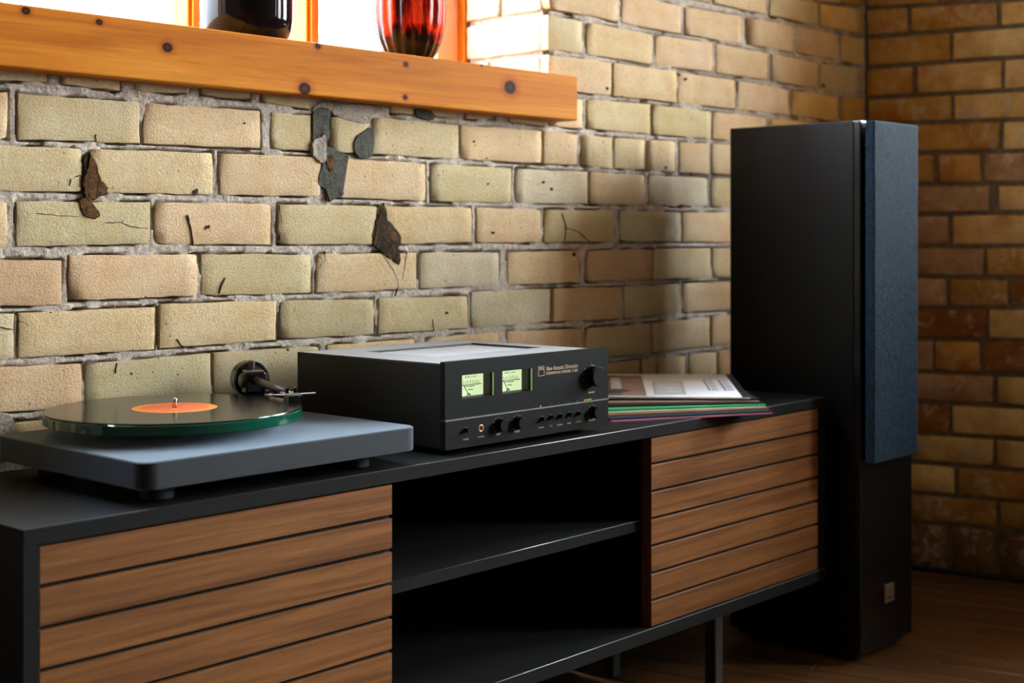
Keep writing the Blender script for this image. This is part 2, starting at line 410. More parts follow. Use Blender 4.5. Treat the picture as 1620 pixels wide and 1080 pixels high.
def text(name, body, size, mat, parent, M4, shear=0.0, align='CENTER', extrude=0.00015, sx=1.0):
    cu = bpy.data.curves.new(name, 'FONT'); cu.body = body; cu.size = size; cu.extrude = extrude
    cu.shear = shear; cu.align_x = align; cu.align_y = 'CENTER'; cu.resolution_u = 3; cu.space_character = 1.02
    tmp = bpy.data.objects.new(name, cu); COL.objects.link(tmp)
    dg = bpy.context.evaluated_depsgraph_get()
    me = bpy.data.meshes.new_from_object(tmp.evaluated_get(dg))
    bpy.data.objects.remove(tmp, do_unlink=True)
    me.materials.clear()
    if sx != 1.0: me.transform(Matrix.Diagonal((sx, 1, 1, 1)))
    return obj_me(name, me, mat, parent, M4=M4)

# ------------------------------------------------------------------ room shell
WT = 0.33                      # wall thickness
X_L, Y_F, Z_C = -1.6, -2.6, 2.75
def struct(o): o['kind'] = 'structure'; return o
R_END = CORNER + RDIR * ((CORNER.y - Y_F) / -RDIR.y)
bm = bmesh.new()
yb, yb2 = YW + 0.026, YW + WT
box_bm(X_L - 0.1, W1['x0'], yb, yb2, -0.05, Z_C, bm=bm)
box_bm(W1['x0'], W1['x1'], yb, yb2, -0.05, W1['z0'] - 0.015, bm=bm)
box_bm(W1['x0'], W1['x1'], yb, yb2, W1['z1'], Z_C, bm=bm)
box_bm(W1['x1'] + 0.012, CORNER.x + 0.35, yb, yb2, -0.05, Z_C, bm=bm)
wall_back = struct(obj('wall_back', bm, 'mortar'))
wall_back['label'] = 'pale buff brick wall with wide rough grey mortar joints behind the console'
# rough mortar bed in the field the picture shows
def mortar_grid(name, fn, s0, s1, z0, z1, ds, dz, mat, parent, amp, skip=None):
    bm = bmesh.new(); ns, nz = int((s1 - s0) / ds), int((z1 - z0) / dz); g = []
    for i in range(ns + 1):
        row = []
        for k in range(nz + 1):
            s, z = s0 + (s1 - s0) * i / ns, z0 + (z1 - z0) * k / nz
            d = amp * noise.noise(Vector((s * 45, z * 45, 3.1))) + amp * 0.7 * noise.noise(Vector((s * 130, z * 130, 7.7)))
            row.append(bm.verts.new(fn(s, z, d)))
        g.append(row)
    for i in range(ns):
        for k in range(nz):
            s, z = s0 + (s1 - s0) * (i + 0.5) / ns, z0 + (z1 - z0) * (k + 0.5) / nz
            if skip and skip(s, z): continue
            bm.faces.new((g[i][k], g[i + 1][k], g[i + 1][k + 1], g[i][k + 1]))
    return obj(name, bm, mat, parent, smooth=True)
bm = bmesh.new()
def rbox(t0, t1, d0, d1, z0, z1, bm):
    vv = []
    for t_ in (t0, t1):
        for d_ in (d0, d1):
            for z_ in (z0, z1):
                p = CORNER + RDIR * t_ - RN * d_; vv.append(bm.verts.new((p.x, p.y, z_)))
    for i in ((0, 1, 3, 2), (4, 6, 7, 5), (0, 4, 5, 1), (2, 3, 7, 6), (0, 2, 6, 4), (1, 5, 7, 3)):
        bm.faces.new([vv[k] for k in i])
TE = (R_END - CORNER).length + 0.4
tt0 = -0.1
for w_ in RWIN:
    rbox(tt0, w_['t0'], 0.012, WT, -0.05, Z_C, bm)
    rbox(w_['t0'], w_['t1'], 0.012, WT, -0.05, w_['z0'], bm)
    rbox(w_['t0'], w_['t1'], 0.012, WT, w_['z1'], Z_C, bm)
    tt0 = w_['t1']
rbox(tt0, TE, 0.012, WT, -0.05, Z_C, bm)
wall_right = struct(obj('wall_right', bm, 'mortar_r'))
wall_right['label'] = 'amber brown brick wall with stained bricks beside the loudspeaker'
def rfn(s, z, d):
    p = CORNER + RDIR * s - RN * (0.0045 + d); return (p.x, p.y, z)
mortar_grid('mortar_bed', rfn, 0.0, 0.535, 0.0, 1.62, 0.010, 0.010, 'mortar_r', wall_right, 0.003)

struct(box('wall_left', X_L - 0.3, X_L, Y_F - 0.3, yb, -0.05, Z_C, 'plaster'))
struct(box('wall_front', X_L, R_END.x + 0.4, Y_F - 0.3, Y_F, -0.05, Z_C, 'plaster'))
struct(box('ceiling', X_L - 0.3, R_END.x + 0.5, Y_F - 0.3, yb2, Z_C, Z_C + 0.2, 'ceiling'))
floor = struct(box('floor', X_L - 0.3, R_END.x + 0.5, Y_F - 0.3, yb2, -0.25, -0.004, 'gapwood'))
floor['label'] = 'dark worn wooden plank floor'

# floorboards, running from the back wall into the room
pw = 0.085
def plank_bm(w, l):
    return box_bm(-l / 2, l / 2, -w / 2 + 0.0012, w / 2 - 0.0012, -0.02, 0, bev=0.002, seg=1)
pme = None
xk = 0.9; ang = math.atan2(RDIR.y, RDIR.x)
i = 0
while xk < 4.2:
    a_ = on = 0
    yy = YW
    # stagger the butt joints
    cuts = [YW + 0.02, YW - random.uniform(0.35, 1.0), 0.2 - random.uniform(0, 0.3), -1.2]
    for c0, c1 in zip(cuts, cuts[1:]):
        l = c0 - c1 - 0.0015
        base = CORNER + Vector((xk - CORNER.x, 0, 0))
        ctr = Vector((base.x, 0, 0)) + RDIR * ((YW - (c0 + c1) / 2) / -RDIR.y)
        o = obj('plank', plank_bm(pw, l / -RDIR.y), 'floorboard', floor)
        o.location = (ctr.x, (c0 + c1) / 2, 0); o.rotation_euler = (0, 0, ang)
    xk += pw / -RDIR.y * 1.0; i += 1

# ------------------------------------------------------------------ bricks
TINT = dict(g=srgb(0.845, 0.785, 0.625), p=srgb(0.90, 0.80, 0.65), y=srgb(0.895, 0.805, 0.645), G=srgb(0.86, 0.825, 0.71),
            o=srgb(0.86, 0.745, 0.60), d=srgb(0.79, 0.745, 0.60),
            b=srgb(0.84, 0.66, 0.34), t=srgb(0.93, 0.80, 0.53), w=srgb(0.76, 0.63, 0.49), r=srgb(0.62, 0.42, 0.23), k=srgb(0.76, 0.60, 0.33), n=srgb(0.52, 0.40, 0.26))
def jit(c, s=0.05):
    k = 1 + random.uniform(-s, s); return tuple(min(1, x * k * (1 + random.uniform(-s, s) * 0.4)) for x in c[:3]) + (1,)
def brick(corners, nrm, depth, mat, parent, tint, fine=True, chip=0.5, proud=0.0):
    """corners TL,TR,BR,BL of the face in world space -> one worn brick"""
    TL, TR, BR, BL = [Vector(c) for c in corners]; nrm = Vector(nrm)
    nx, nz = (12, 5) if fine else (6, 3)
    ctr = (TL + TR + BR + BL) / 4
    ln = ((TR - TL).length + (BR - BL).length) / 2; hh = ((TL - BL).length + (TR - BR).length) / 2
    e_in = 0.0024
    def axis(n, L):
        a = [0.0, e_in / L] + [e_in / L + (1 - 2 * e_in / L) * k / (n - 2) for k in range(1, n - 2)] + [1 - e_in / L, 1.0]
        return a
    ax, az = axis(nx, ln), axis(nz, hh)
    seed = Vector((random.uniform(0, 99), random.uniform(0, 99), 0))
    chips = {}
    for cn in ((0, 0), (nx, 0), (0, nz), (nx, nz)):
        if random.random() < chip: chips[cn] = random.uniform(0.003, 0.009)
    bm = bmesh.new(); g = []
    ux, uz = (TR - TL).normalized(), (TL - BL).normalized()
    for i in range(nx + 1):
        col = []
        for k in range(nz + 1):
            s, w = ax[i], az[k]
            p = (BL * (1 - s) + BR * s) * (1 - w) + (TL * (1 - s) + TR * s) * w
            edge = i in (0, nx) or k in (0, nz)
            q = Vector((s * ln * 60, w * hh * 60, 0)) + seed
            out = proud + 0.0007 * noise.noise(q) + 0.0005 * noise.noise(q * 2.7)
            if edge:
                out -= 0.0008 + 0.0008 * random.random()
                jx = 0.0016 * noise.noise(q * 1.3 + Vector((9, 0, 5))) + 0.0006 * random.uniform(-1, 1)
                jz = 0.0016 * noise.noise(q * 1.3 + Vector((0, 7, 2))) + 0.0006 * random.uniform(-1, 1)
                if i in (0, nx): p += ux * jx
                if k in (0, nz): p += uz * jz
            for (ci, ck), amt in chips.items():
                dd = abs(i - ci) + abs(k - ck)
                if dd == 0: p += (ctr - p).normalized() * amt; out -= 0.003
                elif dd == 1: p += (ctr - p).normalized() * amt * 0.35; out -= 0.001
            col.append(bm.verts.new(p - ctr + nrm * out))
        g.append(col)
    for i in range(nx):
        for k in range(nz): bm.faces.new((g[i][k], g[i + 1][k], g[i + 1][k + 1], g[i][k + 1]))
    ringv = [g[i][0] for i in range(nx + 1)] + [g[nx][k] for k in range(1, nz + 1)] + [g[i][nz] for i in range(nx - 1, -1, -1)] + [g[0][k] for k in range(nz - 1, 0, -1)]
    back = [bm.verts.new(v.co - nrm * depth) for v in ringv]
    n = len(ringv)
    for i in range(n): bm.faces.new((ringv[i], ringv[(i + 1) % n], back[(i + 1) % n], back[i]))
    bm.edges.ensure_lookup_table()
    rs_ = set(ringv)
    for e_ in bm.edges:
        if e_.verts[0] in rs_ and e_.verts[1] in rs_: e_.smooth = False
    o = obj('brick', bm, mat, parent, smooth=True)
    o.location = ctr; o.color = jit(TINT[tint] if isinstance(tint, str) else tint)
    return o
def ip(tab, u):
    if u <= tab[0][0]:
        (a, b), (c, d) = tab[0], tab[1]
    elif u >= tab[-1][0]:
        (a, b), (c, d) = tab[-2], tab[-1]
    else:
        for (a, b), (c, d) in zip(tab, tab[1:]):
            if a <= u <= c: break
    return b + (d - b) * (u - a) / (c - a)

# each course: polyline of its top edge, of its bottom edge, bricks (left, right, tint) in photograph pixels
COURSES = [
 ('U', [(1240, -46), (1372, -24)], [(1240, -6), (1300, 2), (1372, 9)], [(1245, 1330, 'y'), (1335, 1367, 'b')]),
 ('V', [(1040, -45), (1124, -29), (1298, 6), (1364, 16)], [(1040, -12), (1124, 3), (1213, 23), (1293, 40), (1364, 53)],
   [(1040, 1124, 'p'), (1129, 1212, 'y'), (1218, 1293, 'g'), (1297, 1366, 't')]),
 ('W', [(868, -40), (1040, 3), (1078, 10), (1173, 26), (1258, 41), (1329, 55), (1369, 62)], [(868, 12.8), (977, 34), (1060, 50), (1173, 69), (1256, 82), (1331, 96), (1369, 101)],
   [(868, 977, 'p'), (984, 1078, 'p'), (1084, 1173, 'y'), (1181, 1255, 'y'), (1262, 1329, 'y'), (1333, 1367, 't')]),
 ('X', [(868, 24), (922, 33.6), (1032, 55), (1129, 68), (1215, 84), (1293, 100), (1364, 107)], [(868, 78), (922, 84), (1032, 101.5), (1129, 113), (1215, 127), (1293, 141), (1364, 148)],
   [(868, 922, 'g'), (928, 1032, 'y'), (1038, 1128, 'p'), (1134, 1215, 'y'), (1221, 1293, 'p'), (1298, 1366, 'g')]),
 ('Y', [(868, 87), (967, 99), (1060, 111.6), (1164, 127), (1248, 142), (1324, 153), (1366, 156)], [(868, 139), (914, 146), (967, 151), (1056, 160), (1164, 172), (1249, 182), (1324, 191), (1366, 196)],
   [(868, 967, 'p'), (971, 1070, 'y'), (1074, 1164, 'p'), (1169, 1248, 'p'), (1253, 1324, 't'), (1330, 1368, 'b')]),
 ('Z', [(-80, 70), (0, 75), (400, 110), (620, 130), (800, 147), (930, 157), (1028, 165), (1124, 176), (1213, 186), (1366, 203)],
       [(-80, 122), (0, 127), (74, 130), (190, 143), (301, 148), (395, 157), (486, 172), (622, 178), (725, 187), (781, 189), (866, 199), (918, 202), (1029, 212), (1125, 219), (1366, 238)],
   [(-80, 74, 'g'), (96, 190, 'y'), (213, 301, 'g'), (318, 397, 'g'), (414, 489, 'g'), (620, 655, 'y'), (681, 723, 'g'), (738, 783, 'g'), (807, 862, 'y'), (868, 923, 'y'), (930, 1029, 'g'), (1033, 1124, 'g'), (1129, 1212, 'p'), (1218, 1290, 't'), (1296, 1366, 'b')]),
 ('A', [(-60, 142), (0, 146), (30, 148), (222, 162), (400, 175), (494, 183), (590, 185), (723, 198), (851, 206), (913, 213), (970, 218), (1123, 227), (1366, 244)],
       [(-60, 217), (32, 220), (222, 226), (432, 235), (588, 242.5), (718, 251), (851, 257.5), (913, 261), (970, 266), (1074, 272), (1153, 276), (1366, 287)],
   [(-90, 12, 'p'), (30, 221, 'g'), (229, 412, 'p'), (430, 493, 'g'), (521, 580, 'g'), (589, 725, 'g'), (730, 857, 'p'), (861, 913, 'p'), (920, 969, 'g'), (973, 1020, 'g'), (1022, 1069, 'p'), (1076, 1122, 'p'), (1127, 1215, 'y'), (1221, 1290, 't'), (1296, 1366, 'b')]),
 ('B', [(-80, 227), (0, 230), (128, 235), (170, 236), (336, 242), (400, 244), (533, 250), (672, 258.5), (800, 266), (930, 272), (1019, 277), (1118, 281), (1366, 293)],
       [(-80, 301), (0, 302), (128, 303), (336, 307), (400, 308), (511, 310.4), (669, 317.5), (795, 320), (923, 322), (1019, 324), (1118, 326), (1366, 332)],
   [(-85, 130, 'g'), (141, 337, 'y'), (348, 507, 'p'), (528, 673, 'p'), (683, 809, 'g'), (817, 930, 'G'), (934, 1020, 'p'), (1027, 1120, 'G'), (1126, 1200, 'g'), (1206, 1280, 't'), (1286, 1366, 'b')]),
 ('C', [(-90, 318), (27, 318.5), (235, 320), (400, 322), (592, 326), (746, 328), (859, 331.6), (970, 333), (1076, 336), (1153, 336), (1366, 341)],
       [(-90, 391), (37, 389), (234, 385.5), (395, 387), (425, 386), (573, 387), (746, 383), (856, 383.5), (972, 381), (1152, 383), (1366, 382)],
   [(-95, 11, 'p'), (27, 237, 'g'), (246, 429, 'p'), (441, 597, 'g'), (610, 746, 'y'), (755, 856, 'p'), (862, 972, 'g'), (981, 1077, 'G'), (1081, 1165, 'p'), (1171, 1240, 't'), (1246, 1366, 'b')]),
 ('D', [(-90, 411), (96, 412), (113, 404), (309, 402), (491, 402.5), (657, 400), (790, 399), (916, 397), (1032, 394), (1153, 392), (1366, 388)],
       [(-90, 487), (0, 485), (96, 481.5), (111, 475), (313, 467), (491, 463), (657, 456), (788, 451), (916, 446), (1032, 441.7), (1153, 438), (1366, 430)],
   [(-95, 97, 'o'), (111, 312, 'p'), (320, 493, 'g'), (502, 658, 'y'), (665, 790, 'G'), (804, 916, 'p'), (929, 1032, 'o'), (1035, 1125, 'g'), (1129, 1200, 'y'), (1206, 1366, 'b')]),
 ('E', [(-110, 501), (0, 497), (30, 495), (242, 486), (257, 481), (434, 476), (592, 473), (738, 468), (748, 462), (869, 457), (982, 454), (1074, 449), (1153, 445), (1366, 436)],
       [(-110, 573), (37, 566), (244, 551.6), (395, 542), (447, 536), (588, 528.4), (740, 519), (873, 508), (980, 504), (1076, 494), (1153, 490.6), (1366, 479)],
   [(-115, 22, 'g'), (30, 244, 'y'), (254, 437, 'y'), (444, 592, 'd'), (600, 740, 'g'), (747, 871, 'G'), (876, 983, 'o'), (988, 1075, 'g'), (1081, 1165, 'y'), (1171, 1366, 'b')]),
 ('F', [(-100, 584), (0, 580), (128, 576), (331, 559), (400, 554), (518, 547), (657, 536), (809, 524), (922, 520), (1029, 511.6), (1118, 502), (1153, 498), (1366, 483)],
       [(-100, 656), (0, 650), (128, 645), (330, 627), (500, 612), (700, 592), (962, 563.5), (1029, 559), (1153, 543), (1366, 520)],
   [(-110, 129, 'o'), (136, 334, 'd'), (339, 505, 'd'), (518, 657, 'y'), (676, 790, 'y'), (804, 922, 'o'), (928, 1029, 'g'), (1034, 1123, 'y'), (1127, 1200, 'y'), (1206, 1366, 'b')]),
 ('G', [(-100, 675), (20, 669), (81, 665), (330, 641), (700, 605), (962, 575), (1029, 568), (1083, 563), (1153, 554), (1366, 530)],
       [(-100, 735), (20, 728), (330, 703), (700, 660), (962, 622), (1029, 613), (1153, 597), (1366, 570)],
   [(-110, 8, 'y'), (18, 210, 'y'), (217, 400, 'g'), (408, 560, 'y'), (568, 700, 'y'), (708, 820, 'y'), (828, 940, 'y'), (946, 1012, 'o'), (1016, 1038, 'y'), (1042, 1085, 'y'), (1091, 1134, 'y'), (1138, 1210, 'o'), (1216, 1366, 'b')]),
 ('H', [(-100, 749), (20, 742), (330, 715), (700, 670), (1029, 622), (1153, 607), (1366, 578)],
       [(-100, 815), (20, 806), (330, 775), (700, 722), (1029, 668), (1153, 650), (1366, 617)],
   [(-100, 7, 'y'), (22, 200, 'y'), (210, 400, 'g'), (408, 560, 'y'), (568, 700, 'y'), (708, 820, 'y'), (828, 940, 'y'), (946, 1040, 'o'), (1046, 1134, 'y'), (1140, 1240, 'o'), (1246, 1366, 'b')]),
]
QUADS = []
for cname, top, bot, bricks in COURSES:
    for (u0, u1, tn) in bricks:
        i0, i1 = u0 + 3, u1 - 3
        def lin(tab, u):         # straight edge through two points of the brick
            a, b = ip(tab, i0), ip(tab, i1); return a + (b - a) * (u - i0) / (i1 - i0)
        cs = [on_y(u0, lin(top, u0), YW), on_y(u1, lin(top, u1), YW), on_y(u1, lin(bot, u1), YW), on_y(u0, lin(bot, u0), YW)]
        if u1 > 1360:
            for c in cs[1:3]: c.x = min(c.x, CORNER.x - 0.004)
        QUADS.append([(c.x, c.z) for c in cs])
        brick(cs, (0, -1, 0), 0.03, 'brick', wall_back, tn, fine=(u1 - u0) > 60 and u0 < 1160, proud=random.uniform(-0.001, 0.0018))
# the courses run on to the left beyond the frame
for cname, top, bot, bricks in COURSES:
    if cname not in 'ZABCDEFGH': continue
    u0 = bricks[0][0]; pt, pb = on_y(u0, ip(top, u0), YW), on_y(u0, ip(bot, u0), YW); xr = pt.x - 0.011
    while xr > 0.15:
        xl = xr - random.uniform(0.185, 0.205)
        cs = [Vector((xl, YW, pt.z)), Vector((xr, YW, pt.z)), Vector((xr, YW, pb.z)), Vector((xl, YW, pb.z))]
        QUADS.append([(c.x, c.z) for c in cs])
        brick(cs, (0, -1, 0), 0.03, 'brick', wall_back, random.choice('gpygo'), fine=False, proud=random.uniform(-0.001, 0.0018))
        xr = xl - 0.011
# rough mortar between the bricks, pulled back from their arrises so that open crevices remain
import numpy as np
def mortar_field(x0, x1, z0, z1, st, skip):
    nx, nz = int((x1 - x0) / st) + 1, int((z1 - z0) / st) + 1
    X, Z = np.meshgrid(np.linspace(x0, x1, nx), np.linspace(z0, z1, nz), indexing='ij')
    sd = np.full(X.shape, 1.0)
    for q in QUADS:
        qx = [p[0] for p in q]; qz = [p[1] for p in q]
        if max(qx) < x0 - 0.02 or min(qx) > x1 + 0.02: continue
        i0, i1 = np.searchsorted(X[:, 0], [min(qx) - 0.012, max(qx) + 0.012]); k0, k1 = np.searchsorted(Z[0], [min(qz) - 0.012, max(qz) + 0.012])
        xs, zs = X[i0:i1, k0:k1], Z[i0:i1, k0:k1]; d = np.full(xs.shape, -1.0)
        for j in range(4):
            (ax, az), (bx, bz) = q[j], q[(j + 1) % 4]; L = math.hypot(bx - ax, bz - az)
            d = np.maximum(d, ((xs - ax) * -(bz - az) + (zs - az) * (bx - ax)) / L)      # TL,TR,BR,BL run clockwise
        sd[i0:i1, k0:k1] = np.minimum(sd[i0:i1, k0:k1], d)
    idx = -np.ones(X.shape, int); co = []; fc = []
    keep = sd > -0.006
    for i in range(nx):
        for k in range(nz):
            if not keep[i, k] or skip(X[i, k], Z[i, k]): continue
            x, z = X[i, k], Z[i, k]; d = sd[i, k]
            n1 = noise.noise(Vector((x * 40, z * 40, 3.1))); n2 = noise.noise(Vector((x * 130, z * 130, 7.7))); n3 = noise.noise(Vector((x * 22, z * 22, 1.3)))
            y = YW + 0.0028 + 0.0022 * n1 + 0.0016 * n2
            w = 0.0018 + 0.0034 * max(0.0, n3 + 0.15)
            if d < w: y += 0.018 * min(1.0, max(0.0, n3 + 0.30) * 2.2)
            idx[i, k] = len(co); co.append((x, y, z))
    for i in range(nx - 1):
        for k in range(nz - 1):
            f_ = (idx[i, k], idx[i + 1, k], idx[i + 1, k + 1], idx[i, k + 1])
            if min(f_) >= 0: fc.append(f_)
    me = bpy.data.meshes.new('mortar_bed'); me.from_pydata(co, [], [tuple(int(v) for v in f_) for f_ in fc]); me.update()
    return obj_me('mortar_bed', me, 'mortar', wall_back, smooth=True)
skipw = lambda s, z: s < W1['x1'] + 0.004 and z > 1.160
mortar_field(0.02, 0.76, 0.50, 1.24, 0.0045, skipw)
mortar_field(0.76, 1.56, 0.50, 1.24, 0.0026, skipw)
mortar_field(1.56, CORNER.x + 0.008, 0.50, 1.56, 0.0034, skipw)

# bricks of the window jamb (face towards -x)
XJ = W1['x1']
jz = lambda v: on_y(868, v, YW).z
for z1_, z0_, cuts in ((jz(-40), jz(12.8), (1.912, 2.02, 2.028, 2.125)), (jz(24), jz(78), (1.912, 2.125)), (jz(87), jz(139), (1.912, 2.055, 2.063, 2.125)), (jz(-103), jz(-51), (1.912, 2.125))):
    for ya, yb_ in zip(cuts[::2], cuts[1::2]):
        brick([(XJ, yb_, z1_), (XJ, ya, z1_), (XJ, ya, z0_), (XJ, yb_, z0_)], (-1, 0, 0), 0.012, 'brick', wall_back, srgb(0.80, 0.74, 0.65), fine=True)

# right wall courses: joint lines (left v at u=1452, right v at u=1620), bricks
RL = [(-38, -56), (8.5, -2), None, None]
JO = [(-40, -58), (8, -2), (52.5, 39.8), (101, 89.8), (150.5, 141.7), (194, 188), (242, 238.3), (291, 290), (338.7, 336), (389, 389), (436.5, 440), (487, 486), (535.5, 538.5), (587, 593), (635, 643.4), (684, 694.5), (730.5, 744), (779, 794), (825, 840.5), (868, 890)]
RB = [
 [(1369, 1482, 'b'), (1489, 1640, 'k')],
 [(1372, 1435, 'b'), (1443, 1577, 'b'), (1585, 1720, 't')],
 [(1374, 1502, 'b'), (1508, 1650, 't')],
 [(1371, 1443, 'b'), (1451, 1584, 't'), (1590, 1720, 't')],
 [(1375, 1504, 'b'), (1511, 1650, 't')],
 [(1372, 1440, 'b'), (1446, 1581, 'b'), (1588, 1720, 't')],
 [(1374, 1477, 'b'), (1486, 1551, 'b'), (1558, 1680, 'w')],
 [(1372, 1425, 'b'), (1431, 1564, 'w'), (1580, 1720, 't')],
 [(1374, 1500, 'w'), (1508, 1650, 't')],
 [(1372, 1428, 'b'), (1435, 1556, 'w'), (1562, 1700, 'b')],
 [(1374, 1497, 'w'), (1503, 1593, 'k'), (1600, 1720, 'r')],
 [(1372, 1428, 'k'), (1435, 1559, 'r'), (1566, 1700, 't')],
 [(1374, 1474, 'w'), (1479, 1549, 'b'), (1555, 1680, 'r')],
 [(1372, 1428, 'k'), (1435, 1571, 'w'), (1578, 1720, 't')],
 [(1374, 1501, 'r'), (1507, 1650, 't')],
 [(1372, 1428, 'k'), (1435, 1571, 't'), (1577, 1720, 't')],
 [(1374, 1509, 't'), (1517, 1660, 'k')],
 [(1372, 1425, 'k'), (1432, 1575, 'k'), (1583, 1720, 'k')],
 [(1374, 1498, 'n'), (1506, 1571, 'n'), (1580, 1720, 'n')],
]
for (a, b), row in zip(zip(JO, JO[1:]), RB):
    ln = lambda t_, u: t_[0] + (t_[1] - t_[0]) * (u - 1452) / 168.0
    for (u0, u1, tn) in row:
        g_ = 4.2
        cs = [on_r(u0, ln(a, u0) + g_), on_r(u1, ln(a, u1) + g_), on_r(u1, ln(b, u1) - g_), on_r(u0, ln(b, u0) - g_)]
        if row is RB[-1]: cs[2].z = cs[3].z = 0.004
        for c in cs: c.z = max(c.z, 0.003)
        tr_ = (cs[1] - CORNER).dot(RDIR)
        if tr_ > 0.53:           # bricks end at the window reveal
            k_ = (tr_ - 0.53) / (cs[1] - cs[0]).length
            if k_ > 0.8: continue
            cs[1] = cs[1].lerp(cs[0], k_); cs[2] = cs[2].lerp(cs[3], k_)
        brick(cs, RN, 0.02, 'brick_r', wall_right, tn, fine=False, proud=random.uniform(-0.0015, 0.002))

# repair smears, missing corners and cracks on the back wall (photo pixels)
def patch(name, pts, mat, y, t, lab=None, rough=1.0):
    p3 = [on_y(u, v, y) for u, v in pts]; n = len(p3); q = []
    for i in range(n):               # Catmull-Rom outline, roughened
        a, b, c, d = p3[i - 1], p3[i], p3[(i + 1) % n], p3[(i + 2) % n]
        for k in range(6):
            s = k / 6.0
            w = 0.5 * ((2 * b) + (c - a) * s + (2 * a - 5 * b + 4 * c - d) * s * s + (3 * b - a - 3 * c + d) * s ** 3)
            q.append(w + Vector((random.uniform(-1, 1), 0, random.uniform(-1, 1))) * 0.0007 * rough)
    m_ = len(q); area = sum(q[i].x * q[(i + 1) % m_].z - q[(i + 1) % m_].x * q[i].z for i in range(m_))
    sg = 1 if area > 0 else -1; size = math.sqrt(abs(area) / 2); bm = bmesh.new(); rings = []
    for ins, h in ((0.0, -0.6), (0.0, 0.35), (min(0.0012, size * 0.12), 1.0)):
        ring = []
        for i, p in enumerate(q):
            tg = (q[(i + 1) % m_] - q[i - 1]).normalized(); inw = Vector((-tg.z, 0, tg.x)) * sg
            nz_ = noise.noise(Vector((p.x * 90, p.z * 90, 5.0)))
            ring.append(bm.verts.new(p + inw * ins + Vector((0, -1, 0)) * (t * h + (0.0008 * rough * nz_ if h > 0 else 0))))
        rings.append(ring)
    for A, B in zip(rings, rings[1:]):
        for i in range(m_): bm.faces.new((A[i], A[(i + 1) % m_], B[(i + 1) % m_], B[i]))
    top_f = bm.faces.new(rings[-1])
    bmesh.ops.triangulate(bm, faces=[top_f])
    return obj(name, bm, mat, wall_back, smooth=False, label=lab)
YP = YW + 0.002
patch('cement_smear', [(496, 172), (521, 174), (517, 198), (521, 214), (516, 230), (534, 238), (551, 246), (535, 250), (520, 247), (513, 260), (524, 280), (521, 297), (537, 297), (542, 308), (529, 314), (519, 319), (514, 302), (502, 292), (502, 276), (507, 258), (494, 240), (492, 205)], 'cement', YP, 0.0045, 'dark grey cement smear running down between the bricks')
patch('cement_smear', [(494, 222), (505, 216), (512, 212), (516, 236), (514, 254), (504, 257), (492, 240)], 'cement_l', YP - 0.003, 0.004, 'pale grey cement lump over the dark smear', 2.0)
patch('cement_smear', [(580, 203), (588, 206), (588, 240), (582, 250), (566, 250), (557, 236), (560, 217), (570, 209)], 'cement', YP, 0.006, 'dark grey cement smear over a brick end')
patch('cement_smear', [(528, 168), (560, 164), (602, 170), (586, 184), (578, 196), (546, 190), (524, 180)], 'cement_l', YP, 0.005)
patch('cement_smear', [(656, 172), (681, 176), (684, 190), (660, 186)], 'cement', YP, 0.004)
patch('cement_smear', [(500, 164), (528, 160), (524, 176), (494, 178)], 'cement_l', YP, 0.004)
patch('missing_corner', [(598, 328), (610, 330), (611, 345), (616, 352), (622, 360), (629, 366), (634, 380), (630, 392), (633, 402), (630, 418), (622, 414), (614, 408), (606, 402), (597, 394), (589, 386), (590, 374), (594, 362), (592, 350), (598, 340)], 'umber', YW - 0.0005, 0.003, 'dark brown hollow where brick corners broke off', 2.6)
patch('missing_corner', [(140, 240), (152, 258), (160, 285), (170, 300), (158, 310), (140, 318), (131, 306), (130, 282), (138, 262)], 'broken', YW - 0.0005, 0.004, 'rusty brown broken brick corner', 2.4)
patch('missing_corner', [(596, 326), (607, 326), (608, 346), (600, 372), (590, 388), (586, 372), (594, 352)], 'broken', YW - 0.0003, 0.002, None, 2.4)
patch('missing_corner', [(600, 346), (609, 350), (606, 372), (600, 392), (596, 386)], 'crack', YW - 0.002, 0.002, None, 2.0)
patch('missing_corner', [(616, 372), (622, 366), (627, 378), (620, 384)], 'broken', YW - 0.003, 0.002, None, 2.0)
patch('missing_corner', [(154, 290), (166, 294), (170, 306), (156, 308)], 'crack', YW - 0.003, 0.0015, None, 2.0)
patch('missing_corner', [(132, 250), (138, 244), (139, 268), (133, 276)], 'crack', YW - 0.001, 0.0015, None, 1.5)
patch('missing_corner', [(124, 318), (136, 312), (146, 320), (158, 340), (146, 346), (132, 340)], 'broken', YW - 0.0005, 0.003)
patch('missing_corner', [(513, 250), (524, 246), (527, 262), (520, 272)], 'broken', YW - 0.001, 0.003)
patch('mortar_lump', [(-20, 655), (10, 654), (18, 664), (16, 680), (2, 690), (-20, 690)], 'cement_l', YW - 0.002, 0.010)
patch('mortar_lump', [(-20, 676), (6, 672), (13, 682), (4, 686), (-20, 686)], 'mortar', YW - 0.004, 0.008)
